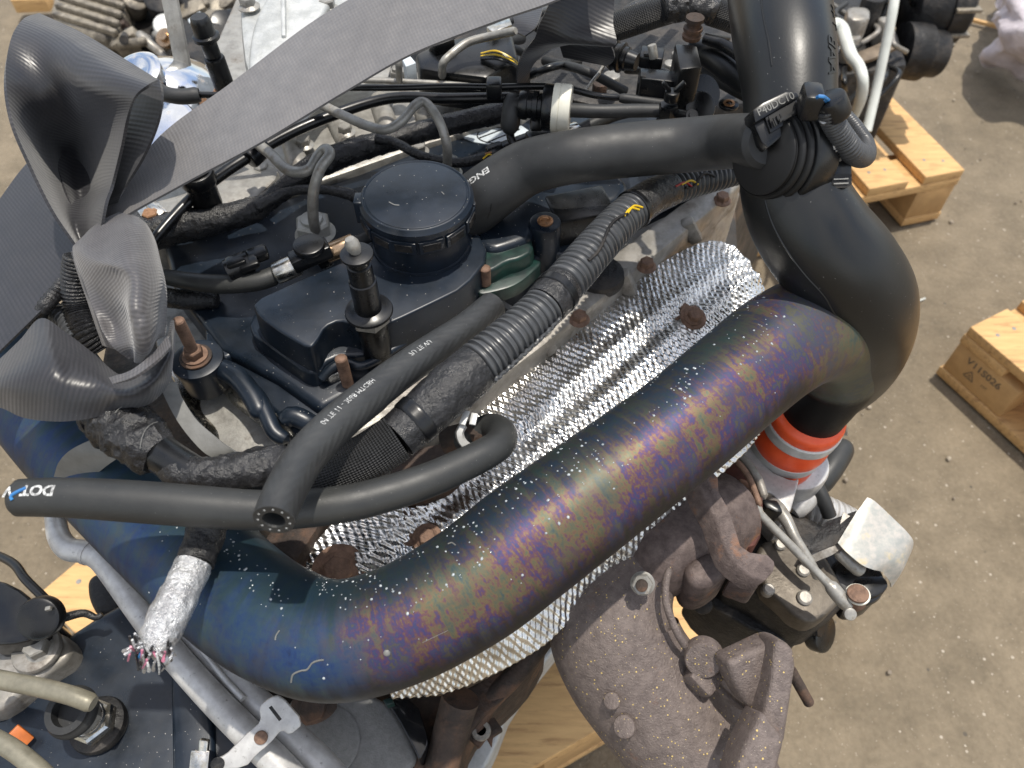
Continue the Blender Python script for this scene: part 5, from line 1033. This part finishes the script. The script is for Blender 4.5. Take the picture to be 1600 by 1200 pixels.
lathe('pin', P(1326, 958, .672), (-.1, -.5, .8), rnd(.0048, .005, .001), m_steel, rod, 20)
# silver heat guard
hg = patch('silver_guard', [[(1355, 777, .668), (1331, 812, .662), (1309, 848, .655)], [(1368, 784, .667), (1345, 824, .662), (1322, 862, .655)], [(1398, 812, .660), (1372, 846, .657), (1346, 882, .652)], [(1418, 832, .655), (1392, 862, .653), (1364, 890, .648)], [(1427, 846, .648), (1404, 876, .646), (1378, 894, .640)], [(1424, 862, .635), (1410, 890, .634), (1390, 908, .625)], [(1412, 884, .618), (1404, 902, .615), (1393, 918, .608)]], m_zinc, ENG, .0014, 60, 24)
patch('dark_flap', [[(1308, 850, .652), (1264, 866, .645)], [(1326, 820, .655), (1262, 856, .648)], [(1338, 798, .656), (1290, 815, .65)]], m_dark, ENG, .002, 20, 10); patch('grey_flap', [[(1258, 868, .640), (1275, 878, .64)], [(1300, 850, .650), (1312, 858, .650)], [(1318, 800, .655), (1334, 810, .655)]], m_alud, ENG, .002, 20, 10)
tube('guard_post', [(1306, 858, .645, 22), (1330, 880, .64, 22), (1350, 896, .635, 24)], m_steel, ENG, ends='round')
lathe('black_diaphragm', P(1330, 912, .60), (0, -.2, 1), rnd(.022, .02, .005), m_plastic, ENG, 40); prism('black_cover', [(1330, 900), (1372, 892), (1392, 912), (1378, 930), (1340, 938)], .62, .57, m_plastic, ENG, .005, smooth=1)

# ---------------------------------------------------------------- rusty manifold and fittings under the shield
prism('exhaust_manifold', [(610, 1080), (700, 1090), (800, 1040), (860, 990), (835, 1040), (800, 1080), (742, 1130), (720, 1170), (712, 1230), (600, 1230)], .60, .52, m_rustd, ENG, .008, smooth=1, seg=3)
tube('manifold_branch', [(720, 1090, .64, 60), (705, 1140, .62, 56), (690, 1200, .60, 54), (680, 1260, .58, 50)], m_rustd, ENG, seg=28)
tube('manifold_branch', [(860, 985, .62, 30), (835, 1020, .61, 30), (800, 1060, .60, 32), (760, 1100, .59, 34), (740, 1140, .58, 34)], m_rustd, ENG, seg=24)
prism('torn_bracket', [(738, 1135), (772, 1120), (786, 1140), (770, 1150), (768, 1166), (760, 1152), (748, 1168), (730, 1150)], .585, .578, m_rustd, ENG, .001)
lathe('bracket_eye', P(752, 1142, .587), (0, 0, 1), [(0, .0001), (0, .008), (.002, .0075), (.002, .004), (0, .0038), (0, .0001)], m_steel, ENG, 20)
pst = prism('pale_strap', [(770, 1085), (860, 985), (888, 990), (800, 1100), (770, 1180), (740, 1230), (715, 1230), (730, 1150)], .35, .30, m_shal, ENG, .006, smooth=1, seg=3)

# ================================================================= second engine at the lower left
E2 = thing('neighbouring_engine', 'second engine in the lower left corner with a black cover, olive pipe and aluminium tubes', 'engine', P(150, 1100, .16))
E2.location.z = .16; ORG[E2.name] = Vector(E2.location)
c2 = prism('valve_cover', [(66, 1040), (104, 992), (150, 962), (190, 940), (212, 948), (300, 985), (420, 1100), (470, 1300), (-80, 1300), (-60, 1160), (0, 1113)], .60, .56, m_cover, E2, .008, smooth=1, seg=4)
prism('engine_body', [(66, 1045), (190, 950), (300, 1000), (620, 1110), (640, 1300), (-80, 1300), (-60, 1165)], .555, .162, m_block, E2, .006)
prism('cover_rib', [(265, 990), (290, 985), (330, 1090), (340, 1300), (270, 1300)], .607, .598, m_cover, c2, .005, smooth=1, seg=3)
cs = prism('corner_casting', [(-40, 1000), (20, 1010), (60, 985), (98, 988), (112, 1008), (108, 1030), (60, 1060), (0, 1110), (-40, 1120)], .622, .57, m_alud, E2, .005, smooth=1, seg=3)
lathe('washer_boss', P(62, 1018, .622), (0, 0, 1), rnd(.019, .008, .003), m_alud, cs, 32); hexnut('bolt', P(62, 1014, .63), (0, 0, 1), .0095, .010, m_steel, cs, flange=.0125)
prism('glossy_black_box', [(-40, 905), (0, 905), (40, 925), (62, 955), (66, 985), (40, 1004), (-40, 1010)], .65, .59, mat('glossy_black', (.012, .013, .014), (.008, .008, .009), 60, .12, .04), E2, .012, smooth=1, seg=4)
lathe('black_cap', P(72, 962, .655), (.1, -.5, .8), rnd(.0165, .014, .003), m_plastic, E2, 32); bar('cap_slot', P(72, 952, .675), P(80, 950, .676), .003, .003, m_steel, E2, bevel=.0004)
tube('black_lead', [(100, 965, .64, 14), (130, 958, .635, 12), (150, 965, .63, 10), (160, 960, .63, 8)], m_tape, E2); tube('black_lead', [(-20, 860, .64, 12), (20, 880, .65, 14), (40, 905, .655, 14), (70, 935, .655, 14)], m_plastic, E2)
prism('grey_lobe', [(134, 905), (150, 893), (170, 900), (196, 940), (176, 962), (150, 962), (136, 935)], .56, .50, m_dark, E2, .008, smooth=2, seg=4)
tube('olive_pipe', [(-30, 1056, .675, 29), (20, 1066, .678, 29), (70, 1076, .68, 29), (115, 1088, .682, 29), (146, 1100, .68, 29)], mat('olive_painted_pipe', (.27, .25, .19), (.20, .185, .14), 90, .42, .08, metal=.3, bump=(600, .2, .0004)), E2, ends='soft')
tube('olive_pipe', [(-30, 1145, .70, 30), (10, 1165, .70, 30), (45, 1190, .70, 30), (90, 1230, .70, 30)], bpy.data.materials['olive_painted_pipe'], E2)
b = P(158, 1135, .60); f2 = lathe('pipe_union', b, (-.05, 0, 1), [(0, .0001), (0, .021), (.004, .022), (.008, .021), (.010, .017), (.012, .0001)], m_dark, E2, 36)
hexnut('union_nut', b + Vector((0, 0, .010)), (-.05, 0, 1), .0175, .012, m_bright, f2, turn=.2); lathe('union_ring', b + Vector((0, 0, .022)), (-.05, 0, 1), rnd(.0135, .006, .001), m_bright, f2, 32); hexnut('union_nut', b + Vector((-.001, 0, .028)), (-.05, 0, 1), .0145, .010, m_steel, f2, turn=.5)
lathe('rubber_collar', b + Vector((-.002, 0, .040)), (-.1, -.1, 1), [(0, .0001), (0, .0175), (.003, .019), (.006, .019), (.008, .0175), (.010, .0165), (.012, .0165), (.012, .0115), (.004, .0110), (.004, .0001)], m_rubber, f2, 40)
bar('orange_tab', P(14, 1146, .615), P(40, 1166, .605), .016, .006, mat('orange_plastic', (.6, .16, .03), None, 60, .5), E2, bevel=.001)
bar('steel_clip', P(316, 1200, .62), P(320, 1155, .635), .007, .004, m_bright, E2, bevel=.001); bar('steel_clip', P(308, 1230, .62), P(314, 1172, .63), .014, .003, m_bright, E2, bevel=.001)
t1 = tube('aluminium_tube', [(80, 770, .66, 30), (86, 805, .665, 30), (92, 838, .668, 33), (108, 858, .67, 36), (132, 862, .67, 36), (156, 872, .67, 38), (178, 898, .67, 39), (215, 950, .668, 40), (262, 1012, .668, 42), (320, 1078, .668, 44), (380, 1140, .668, 46), (440, 1200, .668, 48), (490, 1260, .668, 48), (570, 1370, .65, 48)], m_alut, E2, seg=36)
ring_on('tube_bead', o_path[t1.name], s_at(o_path[t1.name], 136, 862), s_at(o_path[t1.name], 142, 864), 1.07, m_alut, t1)
tube('aluminium_tube', [(290, 990, .655, 40), (340, 1040, .655, 44), (392, 1090, .655, 46), (450, 1145, .655, 48), (510, 1205, .655, 50), (560, 1270, .655, 50), (630, 1370, .64, 50)], m_alut, E2, seg=36)
tube('thin_tube', [(288, 985, .668, 8), (320, 1022, .668, 9), (352, 1062, .668, 10), (380, 1092, .668, 12)], m_alut, E2)
bn = Vector((.15, -.45, .85))
brk = plate('tube_bracket', [(404, 1104), (422, 1090), (438, 1086), (476, 1130), (452, 1150), (440, 1140), (424, 1160), (400, 1180), (384, 1200), (330, 1204), (330, 1190), (352, 1180), (366, 1166), (388, 1144), (408, 1128)], .697, bn, .004, m_alut, E2, .0012, smooth=1, uv0=(410, 1140))
0 and tube('bracket_saddle', [(*P(396, 1120, .700), .0215), (*P(412, 1138, .700), .0215)], m_alut, brk, px=False, seg=36)
0 and tube('bracket_saddle', [(*P(432, 1118, .688), .0215), (*P(456, 1144, .688), .0215)], m_alut, brk, px=False, seg=36)
q, _n = hit(brk, 408, 1152); lathe('bracket_rivet', q, bn, rnd(.0045, .002, .0008), m_rust, brk, 24)
q, _n = hit(brk, 340, 1194); lathe('bracket_hole', q, bn, rnd(.0045, .0006, .0001), m_dark, brk, 24)
plate('bracket_slot', [(420, 1106), (424, 1103), (440, 1124), (436, 1127)], .7125, bn, .001, m_dark, brk, 0)
gb = prism('grey_casting', [(440, 1085), (530, 1078), (600, 1090), (628, 1130), (650, 1175), (652, 1190), (625, 1215), (625, 1300), (420, 1300)], .605, .50, mat('grey_painted_casting', (.24, .24, .235), (.19, .19, .185), 200, .6, .06, metal=.1, bump=(700, .5, .0008)), E2, .006, smooth=1, seg=3)
lathe('recess', P(505, 1160, .606), (0, 0, 1), [(0, .0001), (0, .028), (.001, .026), (.001, .0001)], gb.data.materials[0], gb, 36)
hexnut('rusty_bolt', P(490, 1106, .61), (.1, -.3, .9), .011, .009, m_rustd, gb, flange=.018)
prism('black_box', [(596, 1086), (650, 1094), (668, 1150), (668, 1166), (655, 1190), (648, 1172), (620, 1120)], .625, .57, bpy.data.materials['glossy_black'], E2, .004, smooth=1)
prism('teal_tab', [(598, 1093), (612, 1090), (616, 1098), (604, 1102)], .634, .625, m_green, E2, .0005)

# ================================================================= background
B1 = thing('far_engine', 'dark greasy engine on a pine pallet behind the intake duct', 'engine', (.75, 1.75, .15), 'engines standing further off')
prism('engine_block', [(1300, 120), (1420, 100), (1400, 40), (1410, -60), (1250, -60), (1280, 60)], .42, .25, m_dark, B1, .01)
prism('mount', [(1340, 150), (1385, 145), (1392, 118), (1400, 92), (1320, 70), (1310, 130)], .30, .16, m_dark, B1, .01, smooth=1)
lathe('oil_filter', P(1405, 78, .37), P(1470, 85, .36) - P(1405, 78, .37), [(0, .0001), (0, .055), (.04, .057), (.05, .057), (.052, .048), (.085, .047), (.09, .044), (.09, .02), (.10, .02), (.10, .0001)], m_dark, B1, 40)
al = lathe('alternator', P(1420, 8, .42), P(1520, 6, .42) - P(1420, 8, .42), [(0, .0001), (0, .06), (.02, .075), (.05, .08), (.05, .076), (.06, .076), (.06, .08), (.10, .08), (.11, .07), (.115, .03), (.13, .03), (.13, .0001)], m_dark, B1, 40)
for k in range(9):
    a = TAU * k / 9; ax_ = (P(1520, 6, .42) - P(1420, 8, .42)).normalized(); x, y, _ = frame(ax_); c = P(1420, 8, .42) + (x * math.cos(a) + y * math.sin(a)) * .078
    bar('cooling_fin', c + ax_ * .06, c + ax_ * .112, .02, .008, m_grime, al, bevel=.002)
prism('silver_canister', [(1322, 8), (1362, 10), (1360, 32), (1326, 30)], .50, .44, m_alud, B1, .008, smooth=1)
for (u, v, r, h_) in ((1345, 60, .022, .08), (1318, 95, .018, .05), (1372, 70, .016, .05), (1365, 20, .02, .05)): lathe('post', P(u, v, .42), (0, .1, 1), rnd(r, h_, .004), random.Random(u).choice([m_dark, m_plastic, m_alud]), B1, 24)
patch('brown_bracket', [[(1318, 88, .43), (1330, 100, .43)], [(1350, 78, .44), (1362, 92, .44)], [(1392, 60, .44), (1402, 74, .44)]], mat('brown_bracket', (.22, .17, .12), (.12, .09, .06), 30, .6, .1), B1, .006, 16, 6)
tube('white_bent_tube', [(1290, 44, .56, 18), (1304, 38, .56, 20), (1316, 46, .555, 20), (1322, 66, .55, 20), (1330, 88, .545, 20), (1342, 104, .54, 18), (1348, 125, .53, 17), (1346, 150, .50, 17), (1338, 172, .46, 16), (1328, 192, .42, 14)], m_nylon, B1, seg=24)
tube('white_rod', [(1402, -40, .60, 15), (1396, 10, .57, 15), (1382, 80, .51, 15), (1368, 145, .45, 15), (1354, 205, .40, 15)], m_nylon, B1, seg=24)
rng = random.Random(9)
for k in range(14):
    u, v = rng.uniform(1305, 1410), rng.uniform(-30, 120); tube('cable', [(u, v, .44, 8), (u + rng.uniform(-20, 20), v + rng.uniform(10, 25), .46, 8), (u + rng.uniform(-30, 30), v + rng.uniform(30, 55), .43, 8)], rng.choice([m_plastic, m_dark, m_alud, m_rubber]), B1, seg=10)
# lilac sack
B2 = [[(1595, -60, .10), (1640, -60, .12), (1700, -50, .10)], [(1562, 0, .08), (1600, -10, .22), (1700, 0, .25)], [(1558, 40, .10), (1590, 40, .22), (1700, 40, .25)], [(1545, 70, .06), (1580, 72, .16), (1700, 80, .22)], [(1534, 88, .03), (1570, 92, .10), (1700, 110, .16)], [(1540, 104, .012), (1590, 118, .03), (1700, 150, .05)]]
sk_ = patch('lilac_sack', B2, m_cloth, None, .004, 90, 60, disp=lambda u, v, B: .011 * np.sin(u * 32 + 2 * np.sin(v * 24)) + .006 * np.sin(v * 50 + u * 22) + .002 * np.sin(u * 110 + v * 70))
top(sk_, 'pale lilac crumpled sack lying on the ground at the top right corner', 'sack')
top(bar('wooden_stick', P(1518, 31, .012), P(1562, 42, .012), .012, .010, m_wood, None), 'thin wooden lath lying on the ground left of the lilac sack', 'lath')
top(bar('white_straw', P(1426, 474, .006), P(1446, 466, .006), .004, .003, m_nylon, None, bevel=.001), 'short white sliver lying on the ground right of the intake duct', 'litter')
# top-left far engine
B3 = thing('far_engine', 'pale greasy gearbox and engine lying behind the knotted strap at the top left', 'engine', (-.7, 1.7, .02), 'engines standing further off')
gbx = prism('gearbox_case', [(75, 8), (100, -40), (190, -60), (200, 0), (172, 62), (120, 45), (84, 30)], .45, .30, m_grime, B3, .02, smooth=1, seg=3)
for k in range(5): bar('case_rib', P(84 + k * 4, 22 - k * 14, .455), P(182 + k * 4, 52 - k * 14, .455), .012, .012, m_grime, gbx, bevel=.003)
prism('engine_block', [(170, 50), (190, -40), (420, -60), (420, 90), (380, 120), (300, 130), (225, 110), (190, 85)], .40, .15, m_dark, B3, .01)
rng = random.Random(4)
for k in range(60):
    u, v = rng.uniform(178, 375), rng.uniform(-20, 105)
    if v > 60 + (u - 178) * .5: continue
    mt = rng.choice([m_grime, m_grime, m_alu, m_alud, m_dark, m_dark, m_plastic, m_rustd, m_shal])
    if rng.random() < .5: lathe('flange', P(u, v, .40 + rng.uniform(0, .04)), (rng.uniform(-.6, .6), -.5, 1), rnd(rng.uniform(.012, .035), rng.uniform(.02, .06), .004), mt, B3, 20)
    elif rng.random() < .5: tube('pipe', [(u, v, .43, 14), (u + rng.uniform(-25, 25), v + rng.uniform(-10, 20), .46, 14), (u + rng.uniform(-50, 50), v + rng.uniform(0, 40), .42, 14)], mt, B3, seg=12)
    else: box('lug', P(u, v, .43), (rng.uniform(-1, 1), rng.uniform(-1, 1), .2), (0, 1, .3), (rng.uniform(.03, .08), rng.uniform(.02, .05), rng.uniform(.02, .05)), mt, B3, .004)
prism('dark_plate', [(258, 22), (290, 30), (335, 60), (345, 95), (330, 108), (290, 85)], .50, .49, m_dark, B3, .003); bar('wooden_stub', P(25, 4, .05), P(78, 2, .05), .05, .04, m_wood, B3)
lathe('copper_bung', P(262, 62, .47), (-.2, -.7, 1), [(0, .0001), (0, .018), (.01, .018), (.01, .010), (.018, .009), (.018, .0001)], m_bronze, B3, 24)
prism('pale_rail', [(293, 30), (312, 17), (316, 22), (297, 38)], .48, .46, m_label, B3, .002)
